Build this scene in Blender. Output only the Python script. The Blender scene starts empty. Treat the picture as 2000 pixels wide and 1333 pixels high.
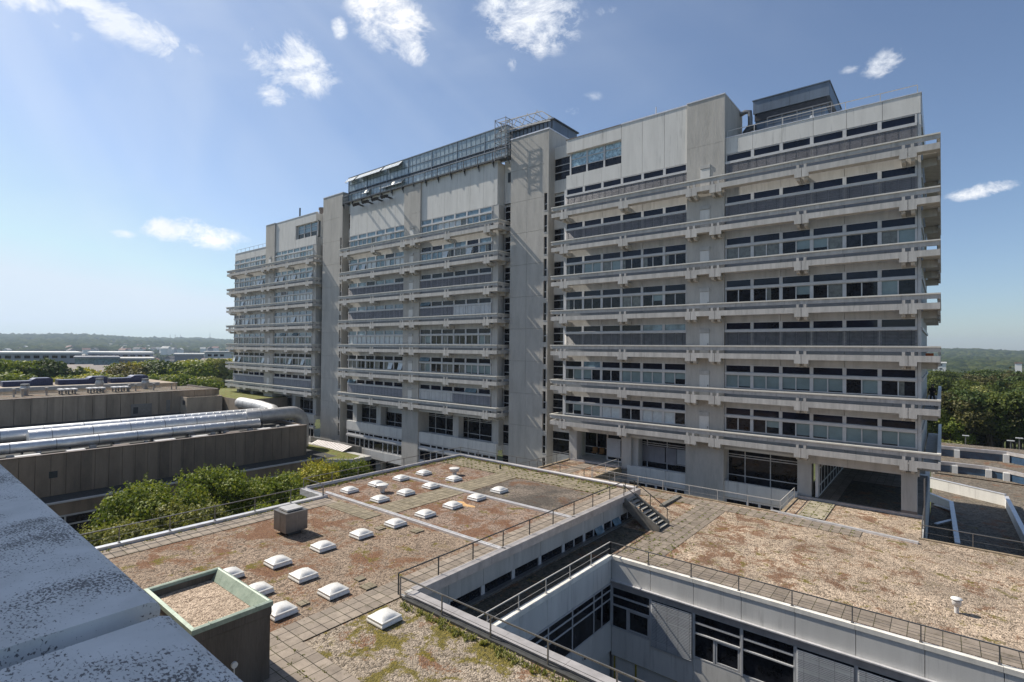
import bpy, math, random
import numpy as np
from mathutils import Vector, Matrix
random.seed(7); rng = np.random.default_rng(7)
sc = bpy.context.scene
COL = sc.collection
R_ = math.radians

# ------------------------------------------------------------------ camera
YAW, PITCH, ROLL, FPX = -0.68298032, 0.01355925, 0.00897313, 1032.98845
_f = Vector((math.sin(YAW)*math.cos(PITCH), math.cos(YAW)*math.cos(PITCH), math.sin(PITCH)))
_r = Vector((math.cos(YAW), -math.sin(YAW), 0.0)); _u = _r.cross(_f)
_c, _s = math.cos(ROLL), math.sin(ROLL)
CR, CU = _r*_c + _u*_s, -_r*_s + _u*_c
cam = bpy.data.objects.new('camera', bpy.data.cameras.new('camera'))
cam.data.sensor_width = 36.0; cam.data.lens = FPX/2000*36.0
cam.data.clip_start = 0.1; cam.data.clip_end = 30000
cam.matrix_world = Matrix(((CR.x, CU.x, -_f.x, 0), (CR.y, CU.y, -_f.y, 0), (CR.z, CU.z, -_f.z, 0), (0, 0, 0, 1)))
COL.objects.link(cam); sc.camera = cam
def ray(px, py):
    return CR*((px-1000)/FPX) + CU*(-(py-666.5)/FPX) + _f
def at(px, py, dist):                     # point seen at a photograph pixel, at a horizontal distance from the viewer
    d = ray(px, py); k = dist/math.hypot(d.x, d.y); return d*k

# ------------------------------------------------------------------ light
SS = 0.18
SUN_AZ = math.atan2(-1.0, -SS); SUN_EL = math.atan(1/math.hypot(1, SS))
sun = bpy.data.objects.new('sun', bpy.data.lights.new('sun', 'SUN'))
sun.data.energy = 5.0; sun.data.angle = R_(0.5); sun.data.color = (1.0, 0.935, 0.83)
sun.rotation_euler = Vector((-1, -SS, 1)).to_track_quat('Z', 'Y').to_euler()
COL.objects.link(sun)
sc.view_settings.view_transform = 'Standard'; sc.view_settings.look = 'None'
sc.view_settings.exposure = 0.28; sc.view_settings.gamma = 1.0

w = bpy.data.worlds.new('World'); sc.world = w; w.use_nodes = True
nt = w.node_tree; N = nt.nodes; L = nt.links
bg = N['Background']; bg.inputs[1].default_value = 0.095
sky = N.new('ShaderNodeTexSky'); sky.sky_type = 'NISHITA'; sky.sun_disc = False
sky.sun_elevation = SUN_EL; sky.sun_rotation = SUN_AZ
sky.altitude = 300; sky.air_density = 1.0; sky.dust_density = 0.7; sky.ozone_density = 2.5
tc = N.new('ShaderNodeTexCoord')
def wm(op, a, b=None, c=None, clamp=False):
    n = N.new('ShaderNodeMath'); n.operation = op; n.use_clamp = clamp
    for i, v in enumerate((a, b, c)):
        if v is None: continue
        if isinstance(v, (int, float)): n.inputs[i].default_value = v
        else: L.new(v, n.inputs[i])
    return n.outputs[0]
nrm = N.new('ShaderNodeVectorMath'); nrm.operation = 'NORMALIZE'; L.new(tc.outputs['Generated'], nrm.inputs[0])
DIR = nrm.outputs[0]
def wdot(v):
    n = N.new('ShaderNodeVectorMath'); n.operation = 'DOT_PRODUCT'; L.new(DIR, n.inputs[0]); n.inputs[1].default_value = v
    return n.outputs['Value']
noi = N.new('ShaderNodeTexNoise'); noi.inputs['Scale'].default_value = 12; noi.inputs['Detail'].default_value = 9
noi.inputs['Roughness'].default_value = 0.70; noi.inputs['Distortion'].default_value = 0.35
mp = N.new('ShaderNodeMapping'); mp.inputs['Scale'].default_value = (1, 1, 1.6); L.new(DIR, mp.inputs[0]); L.new(mp.outputs[0], noi.inputs['Vector'])
# clouds: direction, half width, half height (degrees), tilt of the long axis
CLOUDS = [(215,28,150,40,-.22,1.0),(60,0,70,30,0,.8),(120,55,35,22,-.4,.5),(565,125,88,48,-.12,1.0),(535,185,35,22,.2,.7),(765,42,85,50,-.45,1.05),(800,90,50,28,-.4,.9),
          (662,55,16,18,0,.8),(1035,38,98,56,0,1.15),(1000,122,22,14,0,.5),(735,152,18,12,0,.5),(380,456,92,24,-.08,1.1),(1740,118,48,24,.35,.75),(1918,373,54,14,.1,.85),
          (1112,212,24,9,-.2,.45),(240,458,22,8,0,.6),(272,585,22,5,0,.5),(1662,135,20,8,0,.4),(1190,22,26,8,0,.35),(1160,188,20,8,0,.3)]
best = None
for (px, py, hw, hh, tilt, st) in CLOUDS:
    d = ray(px, py).normalized(); t1 = d.cross(Vector((0, 0, 1))).normalized(); t2 = t1.cross(d)
    a = t1*math.cos(tilt) + t2*math.sin(tilt); b = -t1*math.sin(tilt) + t2*math.cos(tilt)
    k = 1/FPX/math.sqrt(1+((px-1000)**2+(py-666)**2)/FPX**2)
    # true angular size shrinks away from the picture's middle
    u = wm('DIVIDE', wdot(a), hw*k*1.08); v = wm('DIVIDE', wdot(b), hh*k*1.2)
    r2 = wm('ADD', wm('MULTIPLY', u, u), wm('MULTIPLY', v, v))
    fr = wm('GREATER_THAN', wdot(d), 0.0)
    m = wm('MULTIPLY', wm('SUBTRACT', 1.0, wm('MULTIPLY', r2, .75)), fr)
    m = wm('MULTIPLY', wm('MAXIMUM', m, 0.0), st)
    best = m if best is None else wm('MAXIMUM', best, m)
dens = wm('MULTIPLY', wm('SUBTRACT', wm('ADD', wm('MULTIPLY', best, 1.15), wm('MULTIPLY', noi.outputs[0], 4.4)), 2.62), 1.15, clamp=True)
dens = wm('MULTIPLY', dens, wm('GREATER_THAN', best, 0.001))
dens = wm('MULTIPLY', dens, wm('MULTIPLY', best, 1.7, clamp=True), clamp=True)
# very thin veil of high cloud towards the sun
noi2 = N.new('ShaderNodeTexNoise'); noi2.inputs['Scale'].default_value = 3.2; noi2.inputs['Detail'].default_value = 6; noi2.inputs['Distortion'].default_value = 1.0
L.new(mp.outputs[0], noi2.inputs['Vector'])
sd = Vector((-1, -SS, 1)).normalized()
s1 = sd.cross(Vector((0, 0, 1))).normalized(); s2 = s1.cross(sd)
angn = wm('ARCTAN2', wdot(s1), wdot(s2))
ray1 = N.new('ShaderNodeTexNoise'); ray1.noise_dimensions = '1D'; ray1.inputs['Scale'].default_value = 5.5; ray1.inputs['Detail'].default_value = 3; L.new(angn, ray1.inputs['W'])
near = wm('MAXIMUM', wdot(sd), 0.0)
veil = wm('MULTIPLY', wm('POWER', near, 2.2), wm('MULTIPLY', wm('SUBTRACT', noi2.outputs[0], .22), 1.2, clamp=True), clamp=True)
veil = wm('ADD', veil, wm('MULTIPLY', wm('POWER', near, 1.6), wm('MULTIPLY', wm('SUBTRACT', ray1.outputs[0], .44), .75, clamp=True)), clamp=True)
hsv = N.new('ShaderNodeHueSaturation'); hsv.inputs['Saturation'].default_value = 0.90; L.new(sky.outputs[0], hsv.inputs['Color'])
tint = N.new('ShaderNodeMix'); tint.data_type = 'RGBA'; tint.blend_type = 'MULTIPLY'; tint.inputs[0].default_value = 1; capn = N.new('ShaderNodeMix'); capn.data_type = 'RGBA'; capn.blend_type = 'DARKEN'; capn.inputs[0].default_value = 1; L.new(hsv.outputs[0], capn.inputs[6]); capn.inputs[7].default_value = (6.9, 7.4, 7.8, 1); L.new(capn.outputs[2], tint.inputs[6]); tint.inputs[7].default_value = (.93, 1.01, 1.10, 1)
mx0 = N.new('ShaderNodeMix'); mx0.data_type = 'RGBA'; L.new(wm('MULTIPLY', veil, .55), mx0.inputs[0]); L.new(tint.outputs[2], mx0.inputs[6]); mx0.inputs[7].default_value = (7.6, 8.2, 8.8, 1)
mx = N.new('ShaderNodeMix'); mx.data_type = 'RGBA'; L.new(dens, mx.inputs[0]); L.new(mx0.outputs[2], mx.inputs[6])
cc = N.new('ShaderNodeMix'); cc.data_type = 'RGBA'; L.new(wm('MULTIPLY', wm('SUBTRACT', noi2.outputs[0], .35), 2.6, clamp=True), cc.inputs[0]); cc.inputs[6].default_value = (7.6, 8.1, 8.9, 1); cc.inputs[7].default_value = (10.5, 10.4, 10.3, 1)
L.new(cc.outputs[2], mx.inputs[7])
L.new(mx.outputs[2], bg.inputs[0])
w.cycles.sampling_method = 'MANUAL'; w.cycles.sample_map_resolution = 1024

# ------------------------------------------------------------------ materials
def new_mat(name):
    m = bpy.data.materials.new(name); m.use_nodes = True
    return m, m.node_tree, m.node_tree.nodes['Principled BSDF']
class NT:
    def __init__(s, t): s.t = t; s.n = t.nodes; s.l = t.links; s.p = None
    def pos(s):
        if s.p is None: s.p = s.n.new('ShaderNodeNewGeometry').outputs['Position']
        return s.p
    def vec(s, scale, v=None):
        m = s.n.new('ShaderNodeMapping'); m.inputs['Scale'].default_value = scale; s.l.new(v or s.pos(), m.inputs[0]); return m.outputs[0]
    def noise(s, scale, detail=4, rough=.55, dist=0, v=None):
        n = s.n.new('ShaderNodeTexNoise'); n.inputs['Scale'].default_value = scale; n.inputs['Detail'].default_value = detail
        n.inputs['Roughness'].default_value = rough; n.inputs['Distortion'].default_value = dist; s.l.new(v or s.pos(), n.inputs['Vector']); return n.outputs[0]
    def vor(s, scale, v=None, feat='F1'):
        n = s.n.new('ShaderNodeTexVoronoi'); n.feature = feat; n.inputs['Scale'].default_value = scale; s.l.new(v or s.pos(), n.inputs['Vector']); return n
    def ramp(s, fac, stops):
        n = s.n.new('ShaderNodeValToRGB'); e = n.color_ramp.elements
        while len(e) < len(stops): e.new(.5)
        for i, (p, c) in enumerate(stops): e[i].position = p; e[i].color = (*c, 1) if len(c) == 3 else c
        s.l.new(fac, n.inputs[0]); return n.outputs[0]
    def mixc(s, fac, a, b, mode='MIX'):
        n = s.n.new('ShaderNodeMix'); n.data_type = 'RGBA'; n.blend_type = mode
        for i, v in ((0, fac), (6, a), (7, b)):
            if isinstance(v, (int, float)): n.inputs[i].default_value = v
            elif isinstance(v, tuple): n.inputs[i].default_value = (*v, 1)
            else: s.l.new(v, n.inputs[i])
        return n.outputs[2]
    def math(s, op, a, b=None, clamp=False):
        n = s.n.new('ShaderNodeMath'); n.operation = op; n.use_clamp = clamp
        for i, v in enumerate((a, b)):
            if v is None: continue
            if isinstance(v, (int, float)): n.inputs[i].default_value = v
            else: s.l.new(v, n.inputs[i])
        return n.outputs[0]
    def bump(s, h, strength, dist, bsdf):
        b = s.n.new('ShaderNodeBump'); b.inputs['Strength'].default_value = strength; b.inputs['Distance'].default_value = dist
        s.l.new(h, b.inputs['Height']); s.l.new(b.outputs[0], bsdf.inputs['Normal'])
    def col(s, c, bsdf): s.l.new(c, bsdf.inputs['Base Color'])
    def sep(s):
        n = s.n.new('ShaderNodeSeparateXYZ'); s.l.new(s.pos(), n.inputs[0]); return n.outputs

def plain(name, c, rough=.6, metal=0, var=.12, scale=1.5, spec=.5, streak=False):
    m, t, b = new_mat(name); q = NT(t)
    v = q.vec((1, 1, .15)) if streak else None
    n = q.noise(scale, 6, .6, 0, v); n2 = q.noise(scale*14, 3, .6)
    f = q.math('ADD', q.math('MULTIPLY', n, .75), q.math('MULTIPLY', n2, .25))
    lo = tuple(max(0, x*(1-var*1.6)) for x in c); hi = tuple(min(1, x*(1+var*1.6)) for x in c)
    cc_ = q.ramp(f, [(.3, lo), (.7, hi)])
    if streak:
        s1_ = q.noise(1.0, 5, .6, .2, q.vec((5.5, 5.5, .35))); gate = q.noise(.45, 3, .6)
        k_ = q.math('MULTIPLY', q.ramp(s1_, [(.54, (0,)*3), (.66, (1,)*3)]), q.ramp(gate, [(.42, (0,)*3), (.6, (1,)*3)]))
        cc_ = q.mixc(q.math('MULTIPLY', k_, .38), cc_, tuple(x*.42 for x in c))
    q.col(cc_, b)
    b.inputs['Roughness'].default_value = rough; b.inputs['Metallic'].default_value = metal; b.inputs['Specular IOR Level'].default_value = spec
    return m
M = {}
M['panel'] = plain('concrete_panel', (.455, .44, .412), .75, 0, .13, 1.6, .3, True)
M['spandrel_blue'] = plain('spandrel_bluegrey', (.24, .258, .275), .6, 0, .08, .8, .4, True)  # blue-grey upper part of the spandrels, below the windows
M['panel_light'] = plain('concrete_panel_light', (.63, .615, .58), .7, 0, .07, 1.2, .3, True)
M['balcony'] = plain('balcony_concrete', (.48, .462, .432), .75, 0, .15, 2.4, .3, True)
M['cap'] = plain('rail_cap', (.66, .63, .56), .5, 0, .08, 2)
M['frame'] = plain('window_frame', (.52, .515, .51), .5, 0, .07, 2)
M['white'] = plain('white_paint', (.72, .72, .70), .45, 0, .05, 2)
M['dark_metal'] = plain('dark_metal', (.05, .055, .06), .45, .3, .2, 2)
M['steel'] = plain('galvanised_steel', (.22, .215, .21), .4, .6, .15, 3)
M['railwhite'] = plain('pale_rail', (.52, .50, .47), .5, .1, .1, 3)
M['blind'] = plain('blind_slats', (.27, .26, .27), .5, .2, .12, 1.2)
M['blindlight'] = plain('blind_light', (.50, .51, .52), .5, .1, .08, 1.2)
M['zinc'] = plain('zinc_strip', (.66, .65, .66), .35, .35, .12, 3)
M['coping'] = plain('coping_metal', (.50, .47, .46), .4, .35, .15, 2)
M['dome'] = plain('acrylic_dome', (.76, .74, .70), .28, 0, .11, 7)
M['curb'] = plain('skylight_curb', (.62, .61, .60), .5, 0, .06, 4)
M['curbred'] = plain('curb_edge_red', (.42, .12, .10), .6, 0, .2, 4)
M['bitumen'] = plain('bitumen', (.05, .05, .048), .9, 0, .3, 3)
M['zinc_dark'] = plain('penthouse_sheet', (.13, .16, .20), .45, .3, .2, 1.0, .5, True)
M['louvre'] = plain('louvre', (.09, .09, .10), .6, .1, .15, 3)
M['bluebox'] = plain('blue_sheet', (.02, .03, .095), .5, .2, .2, 1)
M['duct'] = plain('duct_aluminium', (.70, .70, .70), .45, .8, .08, 2)
M['ductdull'] = plain('duct_dull', (.50, .49, .48), .5, .55, .12, 2)
M['orange'] = plain('orange_sheet', (.6, .12, .02), .5, 0, .1, 2)
M['cloth'] = plain('dark_cloth', (.012, .012, .014), .9, 0, .2, 5)
M['skin'] = plain('skin', (.30, .17, .12), .6, 0, .1, 5)
M['lamp'] = plain('floodlight_body', (.03, .03, .032), .4, .2, .2, 5)
M['road'] = plain('asphalt', (.05, .05, .052), .85, 0, .2, .6)
M['trunk'] = plain('bark', (.09, .065, .045), .9, 0, .3, 3)
M['roofdark'] = plain('far_roof_dark', (.10, .085, .08), .8, 0, .2, .2)
M['roofred'] = plain('far_roof_red', (.22, .10, .07), .8, 0, .2, .2)
M['farwhite'] = plain('far_wall_white', (.72, .70, .66), .8, 0, .06, .05)
M['fargrey'] = plain('far_wall_grey', (.34, .34, .36), .8, 0, .12, .05)
M['farbrown'] = plain('far_roof_brown', (.19, .155, .135), .8, 0, .12, .05)
M['farroof'] = plain('far_flat_roof', (.50, .49, .46), .8, 0, .15, .05)

def board(name, c, boards=.12, depth=.012, stain=.35):
    m, t, b = new_mat(name); q = NT(t); o = q.sep()
    s = q.math('ADD', o[0], o[1])
    w1 = q.math('FRACT', q.math('DIVIDE', s, boards))
    groove = q.math('LESS_THAN', w1, .12)
    st = q.noise(1.0, 7, .65, .3, q.vec((1.2, 1.2, .22))); fine = q.noise(22, 4, .6, 0, q.vec((1, 1, .12)))
    f = q.math('ADD', q.math('MULTIPLY', st, .65), q.math('MULTIPLY', fine, .35))
    lo = tuple(x*(1-stain) for x in c); hi = tuple(x*(1+stain*.7) for x in c)
    q.col(q.ramp(f, [(.32, lo), (.52, c), (.7, hi)]), b)
    h = q.math('SUBTRACT', q.math('ADD', q.math('MULTIPLY', fine, .5), q.math('MULTIPLY', st, 1.2)), q.math('MULTIPLY', groove, .5))
    q.bump(h, .8, depth, b); b.inputs['Roughness'].default_value = .85; b.inputs['Specular IOR Level'].default_value = .25
    return m
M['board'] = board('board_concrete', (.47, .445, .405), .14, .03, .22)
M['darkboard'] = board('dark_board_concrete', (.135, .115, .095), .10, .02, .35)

def aggregate(name, c, pan=1.25, axis=1):
    m, t, b = new_mat(name); q = NT(t); o = q.sep()
    cell = q.math('FLOOR', q.math('DIVIDE', o[axis], pan))
    wn = q.n.new('ShaderNodeTexWhiteNoise'); wn.noise_dimensions = '1D'; q.l.new(cell, wn.inputs['W'])
    st = q.noise(.9, 6, .65, .2, q.vec((1, 1, .3))); sp = q.noise(18, 3, .7)
    f = q.math('ADD', q.math('MULTIPLY', wn.outputs[0], .2), q.math('ADD', q.math('MULTIPLY', st, .6), q.math('MULTIPLY', sp, .3)))
    lo = tuple(x*.6 for x in c); hi = tuple(x*1.45 for x in c)
    q.col(q.ramp(f, [(.3, lo), (.8, hi)]), b)
    q.bump(sp, .5, .02, b); b.inputs['Roughness'].default_value = .9
    return m
M['agg'] = aggregate('aggregate_panel', (.25, .195, .145))
M['agg2'] = aggregate('aggregate_panel_light', (.36, .285, .21))
M['agg3'] = aggregate('aggregate_hut', (.42, .34, .25), 50)

def glass(name, c, rough=.04, spec=.3, var=.5, sc_=.5):
    m, t, b = new_mat(name); q = NT(t)
    n = q.noise(sc_, 5, .7); lo = tuple(x*(1-var) for x in c); hi = tuple(x*(1+var) for x in c)
    q.col(q.ramp(n, [(.35, lo), (.65, hi)]), b)
    b.inputs['Roughness'].default_value = rough; b.inputs['Specular IOR Level'].default_value = spec
    q.bump(q.noise(.7, 2), .06, .05, b)
    return m
M['gdark'] = glass('window_glass_dark', (.012, .013, .017), .04, .3, .9, 1.8)
M['gnavy'] = glass('window_glass_transom', (.010, .012, .024))
M['gteal'] = glass('window_roller_blind', (.20, .26, .265), .15, .5, .15)
M['ggrey'] = glass('window_curtain_grey', (.15, .155, .14), .2, .5, .3, 3)
M['gpale'] = glass('window_curtain_pale', (.52, .56, .57), .2, .5, .12, 3)
M['gblue'] = glass('window_sky_reflecting', (.16, .24, .29), .05, .6, .4, 1.2)  # blue base colour stands in for reflected sky
M['gfoil'] = glass('window_foil', (.30, .44, .50), .12, .9, .55, 4)
M['ggreen'] = glass('greenhouse_glass', (.33, .40, .43), .16, .7, .25, 1.5)
M['gstrip'] = glass('roof_glazing_blue', (.03, .07, .13), .08, .8, .3, 1)

def gravel(name, light, dark, rust=.5, green=.4, psc=.55, peb=20, seed=0, darkpatch=0, gx=None):
    m, t, b = new_mat(name); q = NT(t)
    v = q.vor(peb); v2 = q.vor(peb*.37)
    sepc = q.n.new('ShaderNodeSeparateColor'); q.l.new(v.outputs['Color'], sepc.inputs[0])
    sepd = q.n.new('ShaderNodeSeparateColor'); q.l.new(v2.outputs['Color'], sepd.inputs[0])
    f = q.math('ADD', q.math('MULTIPLY', sepc.outputs[0], .62), q.math('MULTIPLY', sepd.outputs[1], .38))
    mid = tuple((a+c)/2 for a, c in zip(light, dark))
    base = q.ramp(f, [(.12, dark), (.45, mid), (.85, light)])
    big = q.noise(.35, 4, .6, .2); base = q.mixc(q.math('MULTIPLY', q.ramp(big, [(.4, (0,)*3), (.65, (1,)*3)]), .35), base, tuple(x*.75 for x in mid))
    mm = q.n.new('ShaderNodeMapping'); mm.inputs['Location'].default_value = (seed*7.3, seed*3.1, 0); q.l.new(q.pos(), mm.inputs[0])
    n1 = q.noise(psc, 9, .68, .5, mm.outputs[0]); n2 = q.noise(psc*1.7, 9, .7, .4, q.vec((1, 1, 1), mm.outputs[0]))
    fine = q.noise(9, 5, .75)
    if rust > 0:
        a = q.math('ADD', n1, q.math('MULTIPLY', q.math('SUBTRACT', fine, .5), .45))
        if gx: a = q.math('SUBTRACT', a, q.math('MULTIPLY', q.math('DIVIDE', q.math('SUBTRACT', q.sep()[0], gx[0]), gx[1], True), gx[2]))
        e = .60-.12*rust
        fac = q.ramp(a, [(e, (0,)*3), (e+.055, (1,)*3)])
        rc = q.ramp(fine, [(.35, (.07, .032, .018)), (.5, (.175, .075, .036)), (.68, (.27, .15, .075))])
        base = q.mixc(q.math('MULTIPLY', fac, .78), base, rc)
    if green > 0:
        a = q.math('ADD', n2, q.math('MULTIPLY', q.math('SUBTRACT', fine, .5), .22)); e = .63-.11*green
        fac = q.ramp(a, [(e, (0,)*3), (e+.06, (1,)*3)])
        gc = q.ramp(fine, [(.35, (.05, .045, .012)), (.55, (.17, .14, .02)), (.7, (.26, .19, .04))])
        base = q.mixc(q.math('MULTIPLY', fac, .9), base, gc)
    if darkpatch:
        o = q.n.new('ShaderNodeTexNoise'); base = q.mixc(q.math('MULTIPLY', q.ramp(q.noise(.3, 5, .6), [(.42, (0,)*3), (.6, (1,)*3)]), darkpatch), base, (.06, .055, .05))
    q.col(base, b); b.inputs['Roughness'].default_value = .92; b.inputs['Specular IOR Level'].default_value = .2
    h = q.math('SUBTRACT', q.math('MULTIPLY', fine, .5), v.outputs['Distance'])
    q.bump(h, 1.0, .035, b)
    return m
M['gravel_s'] = gravel('gravel_sedum', (.46, .35, .26), (.05, .036, .027), .78, .5, .45, 19, 0)
M['gravel_moss'] = gravel('gravel_moss', (.52, .43, .335), (.065, .05, .036), .3, 1.25, .55, 19, 2)
M['gravel_red'] = gravel('gravel_red_sedum', (.44, .33, .26), (.055, .038, .028), .88, .4, .6, 19, 5)
M['gravel_dark'] = gravel('gravel_weathered', (.32, .265, .215), (.055, .045, .038), .35, .05, .5, 19, 6, .7)
M['gravel_t'] = gravel('gravel_pale', (.70, .55, .41), (.105, .077, .054), .98, .5, .75, 17, 3, .28, (-13, 14, .075))
M['gravel_far'] = gravel('gravel_brown', (.25, .21, .165), (.06, .052, .04), .3, .1, .4, 9, 4)
M['gravel_shade'] = gravel('gravel_painted_shade', (.13, .115, .09), (.03, .028, .022), .2, .2, .6, 12, 12)  # darkened gravel: shade of the strip and passage put into the colour
M['gravel_box'] = gravel('gravel_clean', (.70, .55, .42), (.17, .12, .085), 0, 0, 1, 24, 8)
M['green_roof'] = gravel('green_roof', (.22, .24, .07), (.08, .09, .03), .3, .8, 1.2, 6, 9)

def pavers(name, size=(.5, .5), c=(.335, .278, .225), moss=.5, rot=0):
    m, t, b = new_mat(name); q = NT(t)
    mp_ = q.n.new('ShaderNodeMapping'); mp_.inputs['Rotation'].default_value = (0, 0, rot); q.l.new(q.pos(), mp_.inputs[0])
    br = q.n.new('ShaderNodeTexBrick'); q.l.new(mp_.outputs[0], br.inputs['Vector'])
    br.offset = 0; br.squash = 1; br.inputs['Scale'].default_value = 1
    br.inputs['Brick Width'].default_value = size[0]; br.inputs['Row Height'].default_value = size[1]
    br.inputs['Mortar Size'].default_value = .016; br.inputs['Mortar Smooth'].default_value = .3; br.inputs['Bias'].default_value = 0
    br.inputs['Color1'].default_value = (*[x*1.13 for x in c], 1); br.inputs['Color2'].default_value = (*[x*.80 for x in c], 1)
    n = q.noise(2.2, 7, .65, .3); n2 = q.noise(30, 3, .7)
    gm = q.mixc(q.ramp(q.noise(1.3, 4), [(.4, (0,)*3), (.6, (1,)*3)]), (.05, .043, .033), (.085, .078, .033))
    q.l.new(gm, br.inputs['Mortar'])
    col = q.mixc(1.0, br.outputs[0], q.ramp(q.math('ADD', q.math('MULTIPLY', n, .7), q.math('MULTIPLY', n2, .3)), [(.3, (.62,)*3), (.7, (1.2,)*3)]), 'MULTIPLY')
    spots = q.math('MULTIPLY', q.ramp(q.noise(3.1, 8, .8, .6), [(.64-.08*moss, (0,)*3), (.68-.06*moss, (1,)*3)]), .85)
    col = q.mixc(spots, col, (.10, .085, .04))
    q.col(col, b); b.inputs['Roughness'].default_value = .85; b.inputs['Specular IOR Level'].default_value = .25
    q.bump(q.math('ADD', q.math('MULTIPLY', n2, .15), q.math('SUBTRACT', 1.0, br.outputs['Fac'])), .7, .02, b)
    return m
M['paver'] = pavers('roof_pavers')
M['paver_w'] = pavers('weathered_pavers', (.5, .5), (.29, .245, .175), 1.1)
M['paver_t'] = pavers('terrace_pavers', (.6, .6), (.275, .228, .185), .7)
M['paver_b'] = pavers('slab_path', (.75, .75), (.38, .335, .25), .8)

def lichen():
    m, t, b = new_mat('lichen_coping'); q = NT(t)
    n = q.noise(78, 4, .6, .3, q.vec((.75, 1.25, 1))); big = q.noise(2.6, 5, .65, .3)
    a = q.math('ADD', n, q.math('MULTIPLY', q.math('SUBTRACT', big, .5), .85))
    f = q.ramp(a, [(.565, (0,)*3), (.64, (1,)*3)])
    n3 = q.noise(5, 6, .6)
    base = q.ramp(n3, [(.35, (.55, .535, .51)), (.65, (.66, .64, .615))])
    dk = q.ramp(q.noise(70, 3, .7), [(.4, (.045, .042, .045)), (.65, (.13, .12, .12))])
    q.col(q.mixc(q.math('MULTIPLY', f, .93), base, dk), b)
    b.inputs['Roughness'].default_value = .6; q.bump(f, .35, .004, b)
    return m
M['lichen'] = lichen()
def copper():
    m, t, b = new_mat('copper_patina'); q = NT(t)
    n = q.noise(1.4, 7, .65, .4, q.vec((1, 1, .5))); n2 = q.noise(9, 6, .75)
    q.col(q.ramp(q.math('ADD', q.math('MULTIPLY', n, .6), q.math('MULTIPLY', n2, .4)), [(.3, (.13, .165, .13)), (.48, (.27, .335, .27)), (.72, (.43, .475, .39))]), b)
    b.inputs['Roughness'].default_value = .55; b.inputs['Metallic'].default_value = .15
    return m
M['copper'] = copper()
def duct_mat():
    m = M['duct']; q = NT(m.node_tree); b = m.node_tree.nodes['Principled BSDF']; o = q.sep()
    w1 = q.math('FRACT', q.math('DIVIDE', q.math('ADD', o[1], q.math('MULTIPLY', o[0], .6)), .95))
    q.bump(q.math('GREATER_THAN', w1, .05), .6, .02, b)
    wn = q.n.new('ShaderNodeTexWhiteNoise'); wn.noise_dimensions = '1D'; q.l.new(q.math('FLOOR', q.math('DIVIDE', q.math('ADD', o[1], q.math('MULTIPLY', o[0], .6)), .95)), wn.inputs['W'])
    r = q.math('ADD', q.math('MULTIPLY', wn.outputs[0], .1), .42); q.l.new(r, b.inputs['Roughness'])
duct_mat()
def leaf(name, c1, c2, c3, sc_=.35, tr=.25):
    m, t, b = new_mat(name); q = NT(t)
    g = q.n.new('ShaderNodeNewGeometry')
    f = q.math('ADD', q.math('MULTIPLY', g.outputs['Random Per Island'], .55), q.math('MULTIPLY', q.noise(sc_, 4, .6), .6))
    c = q.ramp(f, [(.3, c1), (.55, c2), (.85, c3)])
    q.col(c, b); b.inputs['Roughness'].default_value = .55; b.inputs['Specular IOR Level'].default_value = .15
    tb = q.n.new('ShaderNodeBsdfTranslucent'); q.l.new(q.mixc(1.0, c, (1.4, 1.35, .6), 'MULTIPLY'), tb.inputs[0])
    mxs = q.n.new('ShaderNodeMixShader'); mxs.inputs[0].default_value = tr
    q.l.new(b.outputs[0], mxs.inputs[1]); q.l.new(tb.outputs[0], mxs.inputs[2]); q.l.new(mxs.outputs[0], q.n['Material Output'].inputs[0])
    return m
M['leafA'] = leaf('leaves_green', (.075, .12, .02), (.17, .22, .037), (.30, .32, .075))
M['leafB'] = leaf('leaves_olive', (.12, .14, .042), (.23, .245, .085), (.36, .35, .15))
M['leafC'] = leaf('leaves_yellow', (.17, .19, .03), (.33, .33, .05), (.50, .43, .09))
M['leafD'] = leaf('leaves_dark', (.03, .055, .018), (.065, .095, .028), (.11, .14, .045))
M['leafR'] = leaf('forest_leaves_green', (.035, .055, .014), (.075, .10, .022), (.13, .15, .035), .12)
M['leafS'] = leaf('forest_leaves_olive', (.04, .045, .018), (.08, .08, .03), (.13, .12, .045), .12)
M['leafE'] = leaf('leaves_brownish', (.09, .085, .03), (.17, .15, .05), (.26, .22, .085))
def forest_mat(name, a, c, d):
    m, t, b = new_mat(name); q = NT(t)
    g = q.n.new('ShaderNodeNewGeometry')
    f = q.math('ADD', q.math('MULTIPLY', g.outputs['Random Per Island'], .5), q.math('MULTIPLY', q.noise(.006, 6, .7), .5))
    q.col(q.ramp(f, [(.25, a), (.5, c), (.8, d)]), b); b.inputs['Roughness'].default_value = 1; b.inputs['Specular IOR Level'].default_value = 0
    q.bump(q.noise(.35, 5, .75), 1.0, 3.0, b)
    return m
M['forest'] = forest_mat('far_forest', (.022, .036, .014), (.045, .062, .02), (.085, .095, .03))
M['ground'] = plain('ground_grass', (.075, .085, .035), .95, 0, .35, .08, .1)

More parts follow.
